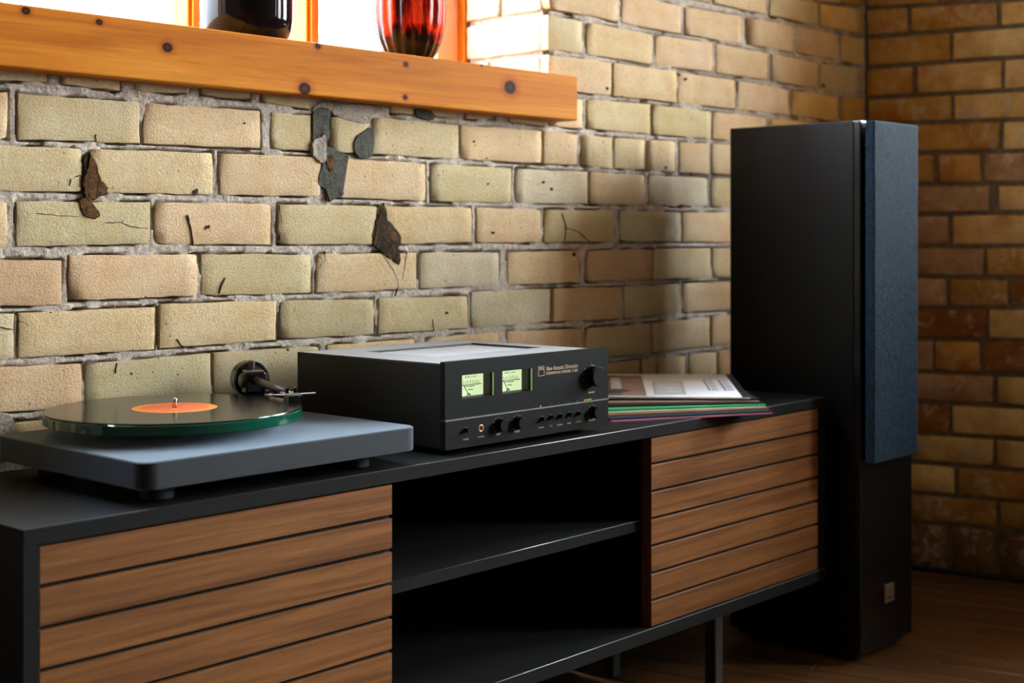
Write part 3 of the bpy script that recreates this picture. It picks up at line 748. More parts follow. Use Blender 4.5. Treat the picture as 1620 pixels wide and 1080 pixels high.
def crack(pts, w=0.0006):
    p3 = [on_y(u, v, YW - 0.0016) for u, v in pts]; q = []
    for a, b in zip(p3, p3[1:]):
        for k in range(4):
            p = a.lerp(b, k / 4.0); q.append(p + Vector((random.uniform(-1, 1), 0, random.uniform(-1, 1))) * 0.0009)
    q.append(p3[-1])
    bm = bmesh.new(); L = []; U = []
    for i, p in enumerate(q):
        d = (q[min(i + 1, len(q) - 1)] - q[max(i - 1, 0)]).normalized(); s = Vector((-d.z, 0, d.x))
        ww = w * (0.5 + random.random()) * (1 - 0.6 * i / len(q))
        L.append((bm.verts.new(p + s * ww), bm.verts.new(p + s * ww + Vector((0, 0.004, 0))))); U.append((bm.verts.new(p - s * ww), bm.verts.new(p - s * ww + Vector((0, 0.004, 0)))))
    for i in range(len(q) - 1):
        bm.faces.new((L[i][0], L[i + 1][0], U[i + 1][0], U[i][0]))
        bm.faces.new((L[i][0], L[i][1], L[i + 1][1], L[i + 1][0])); bm.faces.new((U[i][0], U[i + 1][0], U[i + 1][1], U[i][1]))
    return obj('crack', bm, 'crack', wall_back)
for c in ([(166, 352), (190, 352), (212, 359), (236, 361)], [(57, 338), (90, 340), (128, 343)], [(297, 340), (303, 362), (306, 388)], [(356, 440), (351, 452), (348, 464)],
          [(602, 398), (622, 425), (631, 450), (626, 468)], [(644, 400), (640, 425), (637, 442)], [(280, 536), (292, 551)], [(28, 506), (44, 512), (56, 532), (54, 550)],
          [(185, 575), (184, 590)], [(890, 338), (896, 360), (894, 382)], [(894, 360), (915, 366), (934, 382)], [(516, 300), (517, 318)], [(152, 212), (152, 224)],
          [(608, 320), (606, 345)], [(514, 398), (515, 412), (504, 425)], [(685, 505), (687, 523)], [(0, 516), (20, 521)], [(113, 283), (111, 294)], [(120, 279), (132, 277)], [(442, 325), (446, 350), (442, 380)]):
    crack(c)

def pit(u, v, r):
    return patch('pit', [(u + r * random.uniform(0.7, 1.3) * math.cos(a * 1.05), v + r * random.uniform(0.6, 1.1) * math.sin(a * 1.05)) for a in range(6)], 'crack', YW - 0.0005, 0.0006)
for q in ((329, 359, 3.2), (568, 287, 3.8), (387, 195, 1.6), (541, 207, 1.8), (749, 224, 2.2), (770, 250, 1.6), (772, 291, 1.5), (860, 288, 2.5), (873, 299, 2.6), (136, 548, 3.2), (211, 543, 2.6), (310, 303, 4.5), (360, 300, 4.0), (707, 495, 2.5), (780, 368, 3.0), (890, 462, 2.2), (892, 500, 3.0), (1053, 265, 2.6), (1093, 275, 2.4), (908, 402, 3.5), (960, 140, 3), (985, 151, 2.4), (1074, 118, 2.5), (1084, 125, 3), (1102, 116, 2.5), (1303, 135, 3.2), (455, 553, 2), (80, 495, 2), (208, 591, 2)):
    pit(*q)

# ------------------------------------------------------------------ window in the back wall
window_1 = struct(empty('window_1', (1.2, 2.14, W1['z0'])))
window_1['label'] = 'bright window with pine mullions above a thick pine sill board'
def wchild(name, x0, x1, y0, y1, z0, z1, mat, bev=0.003, label=None):
    ox, oy, oz = window_1.location
    return box(name, x0 - ox, x1 - ox, y0 - oy, y1 - oy, z0 - oz, z1 - oz, mat, window_1, bev, label)
SILL_F = 1.845
zt = (on_y(914, 118, SILL_F).z + on_y(0, 6.7, SILL_F).z) / 2
zb = (on_y(914, 190, SILL_F).z + on_y(0, 105, SILL_F).z) / 2
SX1 = on_y(914, 150, SILL_F).x
SX0 = 0.15
kn = []
for (u, v, rp) in ((265, 75, 6.5), (482, 140, 8.5), (642, 102, 3.6), (807, 138, 9.5), (503, 73, 4), (157, 35, 4), (641, 154, 3.6), (41, 17, 5), (620, 95, 0.5), (762, 103, 2)):
    p = on_y(u, v, SILL_F); kn.append((p.x - SX0, p.z - zb, rp * p.length / F_PX))
M['sill'] = wood_mat('amber_pine_sill', srgb(0.66, 0.36, 0.07), srgb(0.77, 0.46, 0.12), srgb(0.84, 0.55, 0.18), (1.6, 20, 26), (5, 120, 210), 0.55, 0.0, kn, 0.06, 0.0, 0.7)
o = obj('window_sill', box_bm(0, SX1 - SX0, 0, 2.115 - SILL_F, 0, zt - zb, 0.0025, 2), M['sill'], window_1)
o.location = (SX0 - window_1.location.x, SILL_F - window_1.location.y, zb - window_1.location.z)
o['label'] = 'thick orange pine sill board with dark knots'
YF = 2.13
xw = lambda u: on_y(u, 20, YF).x
fz0, fz1 = zb, W1['z1'] + 0.02
wchild('window_frame', xw(735), XJ + 0.012, YF, YF + 0.06, fz0, fz1, 'frame', label='orange pine frame stile')
wchild('frame_gap', xw(745), XJ + 0.011, YF - 0.004, YF, fz0, fz1, 'dark_gap', 0)
wchild('casement_stile', xw(701), xw(735), YF + 0.018, YF + 0.06, fz0, fz1, 'peach', label='pale peach casement stile')
for ua, ub in ((297, 318), (485, 506)):
    wchild('mullion', xw(ua), xw(ub), YF, YF + 0.06, fz0, fz1, 'frame')
    wchild('glazing_bead', xw(ua) + 0.008, xw(ua) + 0.013, YF - 0.006, YF, fz0, fz1, 'frame', 0.001)
wchild('mullion', 0.62, 0.66, YF, YF + 0.06, fz0, fz1, 'frame')
wchild('window_frame', W1['x0'] - 0.01, W1['x0'] + 0.04, YF, YF + 0.06, fz0, fz1, 'frame')
wchild('window_frame', W1['x0'], XJ, YF, YF + 0.06, W1['z1'] - 0.05, fz1, 'frame')
wchild('window_frame', W1['x0'], XJ, YF, YF + 0.06, fz0, zt - 0.005, 'frame')
for xa, xb in ((W1['x0'] + 0.04, 0.62), (0.66, xw(297)), (xw(318), xw(485)), (xw(506), xw(701))):
    wchild('pane', xa, xb, YF + 0.035, YF + 0.039, zt - 0.01, W1['z1'] - 0.05, 'pane_dim', 0)

# window in the right wall, beyond the frame edge: the room's main daylight
for n_, w_ in enumerate(RWIN):
    wd = struct(empty('window_%d' % (n_ + 2), CORNER + RDIR * w_['t0'] - RN * 0.2 + Vector((0, 0, w_['z0'])), math.atan2(RDIR.y, RDIR.x)))
    wd['label'] = 'daylight window with pine frame in the amber brick wall'
    w2, h2 = w_['t1'] - w_['t0'], w_['z1'] - w_['z0']
    for (a, b, c, d) in ((0, 0.05, 0, h2), (w2 - 0.05, w2, 0, h2), (0, w2, 0, 0.05), (0, w2, h2 - 0.05, h2)):
        box('window_frame', a, b, -0.03, 0.03, c, d, 'frame', wd, 0.002)
    box('mullion', w2 / 2 - 0.02, w2 / 2 + 0.02, -0.03, 0.03, 0.05, h2 - 0.05, 'frame', wd, 0.002)
    for a, b in ((0.05, w2 / 2 - 0.02), (w2 / 2 + 0.02, w2 - 0.05)):
        box('pane', a, b, -0.002, 0.002, 0.05, h2 - 0.05, 'pane', wd)

# ------------------------------------------------------------------ vases on the sill
def vase_mat(name, stops, rough, streak):
    t = NT(name); c = t.coord('Object', scale=streak); nz = t.noise(c, 1.0, 4, 0.6, 0.4)
    return t, nz
t = NT('black_glazed_vase'); nz = t.noise(t.coord('Object'), 9, 4)
M['vase_black'] = t.set(Base_Color=t.ramp(nz, [(0.35, srgb(0.03, 0.03, 0.04)), (0.7, srgb(0.09, 0.05, 0.07))]), Roughness=0.06, Specular_IOR_Level=0.16)
t = NT('red_black_glazed_vase')
nz = t.noise(t.coord('Object', scale=(48, 48, 5)), 1.0, 4, 0.6, 0.3)
tcx = t.n('TexCoord'); sx_ = t.n('SeparateXYZ'); t.l(tcx.outputs['Object'], sx_.inputs[0])
mm = t.n('MapRange'); mm.inputs['From Min'].default_value = 0.01; mm.inputs['From Max'].default_value = 0.075; mm.inputs['To Min'].default_value = -0.32; mm.inputs['To Max'].default_value = 0.10
t.l(sx_.outputs['Z'], mm.inputs['Value'])
ad = t.n('Math', operation='ADD'); t.l(nz, ad.inputs[0]); t.l(mm.outputs[0], ad.inputs[1])
col = t.ramp(ad.outputs[0], [(0.30, srgb(0.07, 0.06, 0.06)), (0.46, srgb(0.16, 0.05, 0.04)), (0.54, srgb(0.55, 0.10, 0.05)), (0.62, srgb(0.86, 0.24, 0.10)), (0.72, srgb(0.50, 0.10, 0.06))])
M['vase_red'] = t.set(Base_Color=col, Roughness=0.07, Specular_IOR_Level=0.16)
def vase(name, u, wpx, y, prof, mat, label, lobes=0, amp=0.0):
    p = on_y(u, 60, y); r = 0.5 * wpx / F_PX * (p - ORI).xy.length * (math.cos(math.atan((u - 810) / F_PX)))
    o = obj(name, lathe_bm([(a * r, h) for a, h in prof], 96, lobes=lobes, lobe_amp=amp), mat, smooth=True)
    o.location = (p.x, y, zt); return tag(o, label, 'vase', None)
vase('dark_vase', 391, 147, 1.965, [(0.02, 0.004), (0.72, 0.0), (0.84, 0.006), (0.95, 0.022), (0.995, 0.045), (1.0, 0.08), (0.985, 0.13), (0.93, 0.19), (0.78, 0.25), (0.52, 0.29), (0.42, 0.32), (0.50, 0.345), (0.47, 0.345), (0.38, 0.32), (0.3, 0.30), (0.02, 0.29)], 'vase_black', 'glossy black glazed vase standing on the pine window sill')
vase('ribbed_vase', 648, 114, 1.965, [(0.02, 0.004), (0.46, 0.0), (0.56, 0.006), (0.72, 0.022), (0.88, 0.048), (0.97, 0.078), (1.0, 0.105), (0.98, 0.135), (0.90, 0.17), (0.72, 0.205), (0.50, 0.23), (0.40, 0.25), (0.44, 0.27), (0.41, 0.27), (0.34, 0.25), (0.02, 0.23)], 'vase_red', 'ribbed vase with red and black drip glaze on the window sill', 18, 0.07)

# ------------------------------------------------------------------ console
CX0, CY0 = 0.7400, 1.4500
crz = math.atan2(1.4965 - 1.4500, 2.5024 - 0.7400)
console = empty('media_console', (CX0, CY0, 0), crz)
tag(console, 'long low charcoal media console with slatted walnut doors and open middle shelves', 'media console')
CL = math.hypot(2.5024 - CX0, 1.4965 - CY0); CD = 0.385
INV = Matrix.Translation((CX0, CY0, 0)) @ Matrix.Rotation(crz, 4, 'Z')
INV = INV.inverted()
def lc(u, v, yl):              # pixel -> console-local point on local plane y = yl
    o_, d = INV @ ORI, (INV.to_3x3() @ ray(u, v)); return o_ + d * ((yl - o_.y) / d.y)
TT = 0.020
zdt = TZ - TT
z_bt = lc(1030, 994, 0).z       # top of bottom panel
PB = 0.023
tpn = box('top_panel', 0, CL, 0, CD, zdt, TZ, 'console', console, 0.0008)
bpn = box('bottom_panel', 0, CL, 0, CD, z_bt - PB, z_bt, 'console', console, 0.0008)
M['edge_glint'] = plain('edge_glint_strip', srgb(0.34, 0.36, 0.37), 0.28, spec=1.0, grain=0.01)
def edge(par, x0, x1, z, y=0.0):  # bright strips added along front edges to catch window light as highlights
    obj('edge_strip', tube_bm([(x0, y + 0.0005, z - 0.0007), (x1, y + 0.0005, z - 0.0007)], 0.0008, 8), 'edge_glint', par, smooth=True)
sp_l = lc(60, 900, 0.004).x
sp_r = lc(1293, 800, 0.004).x
box('side_panel', 0, sp_l - 0.001, 0.0003, CD, z_bt, zdt, 'console', console, 0.0006)
box('side_panel', sp_r + 0.001, CL, 0.0003, CD, z_bt, zdt, 'console', console, 0.0006)
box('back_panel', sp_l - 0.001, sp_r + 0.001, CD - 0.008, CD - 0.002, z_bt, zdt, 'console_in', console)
dl0, dl1 = sp_l + 0.0012, lc(620, 900, 0.003).x
dr0, dr1 = lc(1030, 850, 0.003).x, sp_r - 0.0012
div_r = lc(1017, 800, 0.024).x
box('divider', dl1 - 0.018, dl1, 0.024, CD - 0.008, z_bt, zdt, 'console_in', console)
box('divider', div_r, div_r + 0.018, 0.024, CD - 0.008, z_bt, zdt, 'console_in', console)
sh = lc(940, 840.2, 0.022).z
shf = box('shelf', dl1, div_r, 0.022, CD - 0.008, sh - 0.019, sh, 'console', console, 0.0006)
edge(tpn, 0.001, CL - 0.001, TZ); edge(bpn, 0.001, CL - 0.001, z_bt); edge(shf, dl1 + 0.001, div_r - 0.001, sh, 0.022)
c_ = lc(1009, 723, 0.0); o_ = INV @ ORI; d_ = INV.to_3x3() @ ray(1009, 723)
hit = o_ + d_ * ((div_r - o_.x) / d_.x)
obj('cam_lock', lathe_bm([(0.0015, -0.002), (0.006, -0.002), (0.007, -0.0008), (0.007, 0.001)], 20, 'x', div_r, min(hit.y, 0.05), hit.z), 'gunmetal', console, smooth=False, label='small round metal cam lock inside the open shelf')
# doors: backing plus seven slats
d_z1, d_z0 = zdt - 0.0025, z_bt + 0.0025
def door(x0, x1):
    d = box('door', x0, x1, 0.0085, 0.0225, d_z0, d_z1, 'console', console, 0.0005)
    n = 7; g = 0.0054; hs = (d_z1 - d_z0 - g * (n - 1)) / n
    me = None
    for k in range(n):
        z0 = d_z0 + k * (hs + g)
        bm_ = box_bm(0, x1 - x0, 0, 0.0068, 0, hs, 0.0004, 1)
        s = obj('slat', bm_, 'walnut', d); s.location = (x0, 0.002, z0)
    e_ = box('edge_strip', x0 - 0.0006, x0 + 0.0002, 0.0026, 0.0225, d_z0, d_z1, 'walnut_edge', d, 0.0)
    return d
door(dl0, dl1 - 0.0005); door(dr0, dr1)
for (px, yl) in ((lc(1129, 1000, 0.03).x, 0.03), (lc(1129, 1000, 0.03).x, 0.27), (0.36, 0.03), (0.36, 0.27)):
    box('leg', px - 0.0125, px + 0.0125, yl - 0.0125, yl + 0.0125, 0.001, z_bt - PB, 'legmetal', console, 0.003)

# ------------------------------------------------------------------ amplifier
pA, pB = on_z(704, 713, TZ + 0.010), on_z(962, 672.5, TZ + 0.010)
arz = math.atan2(pB.y - pA.y, pB.x - pA.x) + R(0.7)
amp = empty('stereo_amplifier', (pA.x, pA.y, TZ), arz)
tag(amp, 'black stereo amplifier with two glowing level meters on the console', 'amplifier')
AM = (Matrix.Translation((pA.x, pA.y, TZ)) @ Matrix.Rotation(arz, 4, 'Z')).inverted()
def la(u, v, yl=0.0):
    o_, d = AM @ ORI, AM.to_3x3() @ ray(u, v); return o_ + d * ((yl - o_.y) / d.y)
AW = la(962, 610).x
AZ0, AZ1 = 0.010, la(704, 573).z
AD = 0.345
FT = 0.010
def hole(u0, u1, va0, vb0, va1, vb1):   # left top, left bottom, right top, right bottom
    p, q, r_, s = la(u0, va0), la(u0, vb0), la(u1, va1), la(u1, vb1)
    return (p.x, r_.x, (q.z + s.z) / 2 - AZ0, (p.z + r_.z) / 2 - AZ0)
H1 = hole(731.1, 782.5, 593.6, 631.3, 588.4, 624.7); H2 = hole(794.9, 843.0, 586.3, 623.3, 581.5, 616.6)
H2 = (H2[0], H2[0] + (H1[1] - H1[0]), H1[2], H1[3])
zl = (la(703.8, 666.2).z + la(961.3, 630.4).z) / 2
fp = obj('front_panel', plate_holes_bm(AW, AZ1 - zl - 0.0008, FT, [tuple(h) if i < 2 else 0 for i, h in enumerate([(H1[0], H1[1], H1[2] + AZ0 - zl - 0.0008, H1[3] + AZ0 - zl - 0.0008), (H2[0], H2[1], H2[2] + AZ0 - zl - 0.0008, H2[3] + AZ0 - zl - 0.0008)])]), 'amp', amp)
fp.location = (0, 0, zl + 0.0008)
box('lower_panel', 0, AW, -0.0006, FT, AZ0, zl - 0.0008, 'amp', amp, 0.0004)
box('trim_strip', 0, AW, -0.0016, FT - 0.001, zl - 0.0010, zl + 0.0010, 'silver', amp, 0.0)
# sleeve: sides, back, bottom and top with a sunken vent
zc = AZ1 - 0.0035
box('side_cover', 0.006, 0.008, FT, AD, AZ0 + 0.002, zc, 'amp_side', amp)
box('side_cover', AW - 0.008, AW - 0.006, FT, AD, AZ0 + 0.002, zc, 'amp_side', amp)
box('rear_panel', 0.006, AW - 0.006, AD - 0.002, AD, AZ0 + 0.002, zc, 'amp_side', amp)
box('bottom_plate', 0.006, AW - 0.006, FT, AD, AZ0 + 0.001, AZ0 + 0.003, 'amp_side', amp)
AM3 = AM.to_3x3()
def lz(u, v, z):
    o_, d = AM @ ORI, AM3 @ ray(u, v); return o_ + d * ((z - o_.z) / d.z)
vl, vb_, vr = lz(580, 555.5, zc), lz(756, 541.6, zc), lz(849, 547.2, zc)
vx0, vx1 = max(0.05, (vl.x)), min(AW - 0.045, vr.x + 0.0)
vy1 = min(AD - 0.03, vl.y + 0.0); vy0 = 0.11
if vx0 > vx1 - 0.1: vx0, vx1 = 0.08, AW - 0.06
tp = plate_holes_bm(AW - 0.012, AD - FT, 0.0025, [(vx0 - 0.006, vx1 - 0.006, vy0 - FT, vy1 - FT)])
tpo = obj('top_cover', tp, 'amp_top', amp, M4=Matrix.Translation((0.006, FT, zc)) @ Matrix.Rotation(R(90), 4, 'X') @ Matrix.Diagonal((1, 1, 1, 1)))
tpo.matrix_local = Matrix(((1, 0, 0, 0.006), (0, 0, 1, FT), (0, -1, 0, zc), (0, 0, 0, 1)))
box('vent_grille', vx0, vx1, vy0, vy1, zc - 0.0050, zc - 0.0035, 'vent', amp)
for a in range(4):
    xx, yy = ((0.05, 0.05), (AW - 0.05, 0.05), (0.05, AD - 0.05), (AW - 0.05, AD - 0.05))[a]
    obj('foot', lathe_bm([(0.016, 0.0), (0.018, 0.002), (0.018, AZ0 + 0.0015)], 24, 'z', xx, yy, 0), 'rubber', amp)
# upright plane transforms for print on the front
def fm(x, z, y=-0.0006): return Matrix(((1, 0, 0, x), (0, 0, -1, y), (0, 1, 0, z), (0, 0, 0, 1)))
def meter(hx0, hx1, hz0, hz1):
    hz0 += AZ0; hz1 += AZ0; dep = 0.016
    w, h = hx1 - hx0, hz1 - hz0
    bm = bmesh.new()
    box_bm(hx0 - 0.001, hx1 + 0.001, FT, FT + dep, hz1, hz1 + 0.001, bm=bm); box_bm(hx0 - 0.001, hx1 + 0.001, FT, FT + dep, hz0 - 0.001, hz0, bm=bm)
    box_bm(hx0 - 0.001, hx0, FT, FT + dep, hz0, hz1, bm=bm); box_bm(hx1, hx1 + 0.001, FT, FT + dep, hz0, hz1, bm=bm)
    m = obj('level_meter', bm, 'amp_side', amp)
    face = box('meter_face', hx0 - 0.001, hx1 + 0.001, FT + dep - 0.002, FT + dep, hz0 - 0.001, hz1 + 0.001, 'meter', m, label='glowing pale green meter scale')
    box('light_edge', hx1 - 0.0022, hx1 - 0.0002, 0.001, 0.003, hz0, hz1, 'meter_edge', m)
    yf = FT + dep - 0.0023
    px0 = hx0 + 0.0190; pw_m = hx1 - px0; pxc = px0 + pw_m / 2        # printed field of the scale
    bm = bmesh.new()
    for k in range(11):          # tick marks along a shallow arc
        f_ = k / 10.0; xx = px0 + pw_m * (0.10 + 0.72 * f_); zz = hz1 - h * (0.36 + 0.05 * (2 * f_ - 1) ** 2)
        box_bm(xx - 0.0003, xx + 0.0004, yf - 0.0002, yf, zz - h * 0.13, zz + (h * 0.05 if k % 2 else 0), bm=bm)
    obj('scale_ticks', bm, 'meter_ink', m)
    bm = bmesh.new()
    box_bm(px0 + pw_m * 0.03, px0 + pw_m * 0.92, yf - 0.0003, yf, hz1 - h * 0.545, hz1 - h * 0.515, bm=bm)
    obj('scale_line', bm, 'meter_red', m)
    text('scale_figures', '-20 -10 -7 -5 -3 0 +3', h * 0.10, 'meter_ink', m, fm(pxc - pw_m * 0.03, hz1 - h * 0.19, yf), sx=0.86)
    text('scale_figures', '0 10 20 40 60 80 100', h * 0.085, 'meter_ink', m, fm(pxc - pw_m * 0.08, hz1 - h * 0.60, yf), sx=0.8)
    text('meter_caption', 'POWER', h * 0.09, 'meter_ink', m, fm(pxc - pw_m * 0.05, hz1 - h * 0.74, yf))
    obj('needle', tube_bm([(px0 + pw_m * 0.34, yf - 0.002, hz0 + h * 0.06), (px0 + pw_m * 0.12, yf - 0.002, hz1 - h * 0.50)], 0.0006, 6), 'meter_ink', m)
    obj('needle_pivot', lathe_bm([(0.0030, -0.003), (0.0036, -0.002), (0.0036, 0)], 16, 'y', px0 + pw_m * 0.36, yf, hz0 + 0.001), 'silver', m)
    obj('meter_glass', box_bm(hx0, hx1, 0.0012, 0.0020, hz0, hz1), 'pane', m)
meter(*H1); meter(*H2)
# lettering
pl = la(856.3, 587.4); bz0, bz1 = la(852, 595).z, la(852, 579.8).z; bx0, bx1 = la(851.6, 587).x, la(861.1, 587).x
bm = bmesh.new(); s_ = 0.0007
for q in ((bx0, bx1, bz0, bz0 + s_), (bx0, bx0 + s_, bz0, bz1 - 0.0052), (bx1 - s_, bx1, bz0, bz1 - 0.0052), (bx0, bx1, bz1 - 0.0058, bz1 - 0.0052)):
    box_bm(q[0], q[1], -0.0003, 0.0, q[2], q[3], bm=bm)
obj('brand_box', bm, 'print', amp)
bt_ = text('brand_lettering', 'NAD', 0.0072, 'print', amp, fm((bx0 + bx1) / 2, bz1 - 0.0022, -0.0002))
xs_ = [v.co.x for v in bt_.data.vertices]; bt_.data.transform(Matrix.Diagonal(((bx1 - bx0) / (max(xs_) - min(xs_)), 1, 1, 1)))
tx0, tx1 = la(863.7, 586).x, la(913.8, 583).x
t1 = text('script_lettering', 'New Acoustic Dimension', 0.0098, 'print', amp, fm((tx0 + tx1) / 2, la(888, 580.8).z, -0.0002), shear=0.35)
t2 = text('model_lettering', 'STEREOPHONIC AMPLIFIER  C 3050', 0.0062, 'print', amp, fm((tx0 + tx1) / 2, la(888, 588.2).z, -0.0002))
for tt_ in (t1, t2):
    ww = tt_.dimensions.x or 0.1
    xs = [v.co.x for v in tt_.data.vertices]; k = (tx1 - tx0) / (max(xs) - min(xs)); tt_.data.transform(Matrix.Diagonal((k, 1, 1, 1)))
# knobs: ribbed body with face and pointer
def knob(name, u, v, r, dep, cap=None, ticks=9, flutes=18):
    p = la(u, v)
    k = obj(name, lathe_bm([(r * 1.04, 0.0), (r * 1.04, -0.002), (r * 0.97, -0.003), (r * 0.94, -dep + 0.001), (r * 0.88, -dep), (r * 0.05, -dep)], 72, 'y', p.x, 0, p.z, lobes=flutes * 2, lobe_amp=0.035), 'knob', amp, smooth=False)
    a = R(60)
    obj('pointer', box_bm(p.x + r * 0.55 - 0.0007, p.x + r * 0.55 + 0.0007, -dep - 0.0004, -0.004, p.z + r * 0.74, p.z + r * 0.80), 'silver', k)
    bm = bmesh.new()
    for i in range(ticks):
        ang_ = R(-135 + 270 * i / (ticks - 1)); d0, d1 = r * 1.16, r * 1.16 + 0.0022
        cx, cz = p.x + math.sin(ang_) * (d0 + d1) / 2, p.z + math.cos(ang_) * (d0 + d1) / 2
        box_bm(cx - 0.0004, cx + 0.0004, -0.0009, 0, cz - 0.0009, cz + 0.0009, bm=bm)
    obj('dial_marks', bm, 'print', k)
    if cap:
        q = la(*cap[1:]); text('caption', cap[0], 0.0042, 'print', amp, fm(q.x, q.z, -0.0008))
    return k
knob('volume_knob', 935.4, 594.4, 0.0175, 0.017, ('VOLUME', 935.4, 620.5), 11, 0)
knob('tone_knob', 788.5, 672.2, 0.0098, 0.013, ('BASS', 788.2, 686.6))
knob('tone_knob', 817.4, 668.2, 0.0098, 0.013, ('TREBLE', 817.4, 682.2))
knob('balance_knob', 936.3, 651.5, 0.0095, 0.013, ('BALANCE', 935.4, 664))
for (u, v, cu, cv, s) in ((735.8, 680, 736.7, 694.7, 'POWER'), (856.8, 661.8, 855.9, 676, 'PHONO'), (871.1, 659.3, 871, 673.6, 'LINE'), (885.3, 657.5, 885.3, 671.7, 'OPTICAL'), (900, 655, 899.6, 669.3, 'HDMI'), (914.3, 653.2, 914.7, 666.7, 'SOURCE')):
    p = la(u, v)
    b_ = obj('push_button', lathe_bm([(0.0042, 0.0), (0.0042, -0.0012), (0.0034, -0.0016), (0.0033, -0.007), (0.0028, -0.0078), (0.0002, -0.0078)], 24, 'y', p.x, 0, p.z), 'knob', amp)
    q = la(cu, cv); text('caption', s, 0.0036, 'print', amp, fm(q.x, q.z, -0.0008))
p = la(760.5, 677)
obj('headphone_socket', lathe_bm([(0.0036, 0.0012), (0.0036, -0.0008), (0.0046, -0.0014), (0.0056, -0.0010), (0.0058, 0)], 28, 'y', p.x, 0, p.z), 'copper', amp)
obj('socket_hole', lathe_bm([(0.0036, -0.0007), (0.0001, -0.0007)], 20, 'y', p.x, 0, p.z), 'rubber', amp)
q = la(760.3, 690.7); text('caption', 'PHONES', 0.0036, 'print', amp, fm(q.x, q.z, -0.0008))
for (u, v, m_) in ((855, 642.3, 'led_g'), (870.1, 639.4, 'led_off'), (884.4, 637.6, 'led_off'), (898.8, 635.6, 'led_off'), (913, 634.2, 'led_off'), (924.5, 632.8, 'led_r'), (928, 632.2, 'led_g'), (931.1, 631.8, 'led_g'), (934.2, 631.3, 'led_g'), (938, 630.8, 'led_off'), (941.3, 630.4, 'led_off'), (944.4, 630.0, 'led_off'), (735.3, 659, 'led_off')):
    p = la(u, v); r_ = 0.0009
    obj('indicator_lamp', box_bm(p.x - r_ * 0.8, p.x + r_ * 0.8, -0.0006, 0.001, p.z - r_, p.z + r_), m_, amp)

# ------------------------------------------------------------------ turntable
PT = 0.055                      # plinth top above the console
pF, pR = on_z(226, 733.5, TZ + PT), on_z(664, 674.0, TZ + PT)
trz = math.atan2(pR.y - pF.y, pR.x - pF.x)
tt = empty('turntable', (pF.x, pF.y, TZ), trz)
tag(tt, 'charcoal turntable with thick green glass platter and short black tonearm', 'turntable')
TW = (pR - pF).xy.length; TD = 0.365
TM = (Matrix.Translation((pF.x, pF.y, TZ)) @ Matrix.Rotation(trz, 4, 'Z')).inverted()
ltw = lambda w: TM @ Vector(w)
PTH = 0.0335
pl_ = obj('plinth', rounded_slab_bm(TW, TD, PT - PTH, PT, 0.022, 8, 0.0015), 'plinth', tt)
for (fx, fy) in ((0.055, 0.055), (TW - 0.075, 0.055), (0.055, TD - 0.06), (TW - 0.075, TD - 0.06)):
    obj('foot', lathe_bm([(0.018, 0.0), (0.021, 0.002), (0.021, 0.014), (0.016, 0.016), (0.016, PT - PTH + 0.001)], 32, 'z', fx, fy, 0), 'rubber', tt, smooth=False)
PZ1 = 0.085; PTK = 0.0135      # platter top above console, thickness
pcw = on_z(276.5, 647.0, TZ + PZ1); pc_ = ltw(pcw)
PR = 0.5 * 399.0 / F_PX * ((pcw - ORI).dot(Vector((CS, SN, 0)))) * 1.0
obj('sub_platter', lathe_bm([(0.055, PT - 0.001), (0.055, PZ1 - PTK + 0.0005)], 48, 'z', pc_.x, pc_.y, 0), 'black_gloss', tt, smooth=False)
obj('drive_pulley', lathe_bm([(0.006, PT - 0.001), (0.006, PT + 0.011), (0.003, PT + 0.013)], 20, 'z', 0.075, TD - 0.14, 0), 'chrome', tt)
obj('glass_platter', lathe_bm([(PR * 0.02, PZ1 - PTK), (PR - 0.001, PZ1 - PTK), (PR, PZ1 - PTK + 0.001), (PR, PZ1 - 0.001), (PR - 0.001, PZ1), (PR * 0.02, PZ1)], 128, 'z', pc_.x, pc_.y, 0), 'gglass', tt, label='thick round green glass platter')
obj('spindle', lathe_bm([(0.0036, PZ1 - 0.002), (0.0036, PZ1 + 0.012), (0.0030, PZ1 + 0.0150), (0.0012, PZ1 + 0.0163)], 20, 'z', pc_.x, pc_.y, 0), 'chrome', tt, smooth=True)
# tonearm
piv_w = Vector((1.292, 1.788, 0)); piv = ltw((piv_w.x, piv_w.y, TZ))
az = 0.103
hsw = Vector((1.2425, 1.634, 0)); hs = ltw((hsw.x, hsw.y, TZ)); hs.z = 0.0
pv = Vector((piv.x, piv.y, az)); hd = Vector((hs.x, hs.y, az - 0.006))
d = (hd - pv).normalized(); side = Vector((d.y, -d.x, 0)).normalized()
arm = obj('tonearm_base', lathe_bm([(0.030, PT - 0.001), (0.030, PT + 0.006), (0.018, PT + 0.008), (0.018, az - 0.022)], 40, 'z', piv.x, piv.y, 0), 'black_gloss', tt)
rot = Matrix((side, -d, Vector((0, 0, 1)))).transposed().to_4x4()
mk = Matrix.Translation(pv) @ rot
hb = obj('bearing_housing', box_bm(-0.016, 0.016, -0.014, 0.014, -0.020, 0.013, 0.003, 2), 'black_gloss', tt, M4=mk)
obj('bearing_cap', box_bm(-0.0145, 0.0145, -0.011, 0.011, 0.0126, 0.0146, 0.0008, 1), 'silver', hb)
obj('bearing_cap', lathe_bm([(0.011, -0.0215), (0.011, 0.0195), (0.008, 0.0215)], 24, 'x', 0, 0, -0.001), 'gunmetal', hb)
obj('anti_skate_post', lathe_bm([(0.0045, 0.014), (0.0055, 0.018), (0.0055, 0.026), (0.004, 0.028)], 20, 'z', -0.002, 0.014, 0), 'gunmetal', hb)
cw = obj('counterweight', lathe_bm([(0.004, 0.016), (0.026, 0.016), (0.0285, 0.019), (0.0285, 0.040), (0.026, 0.043), (0.004, 0.043)], 48, 'y', -0.004, 0, -0.002), 'black_gloss', tt, smooth=False, M4=mk)
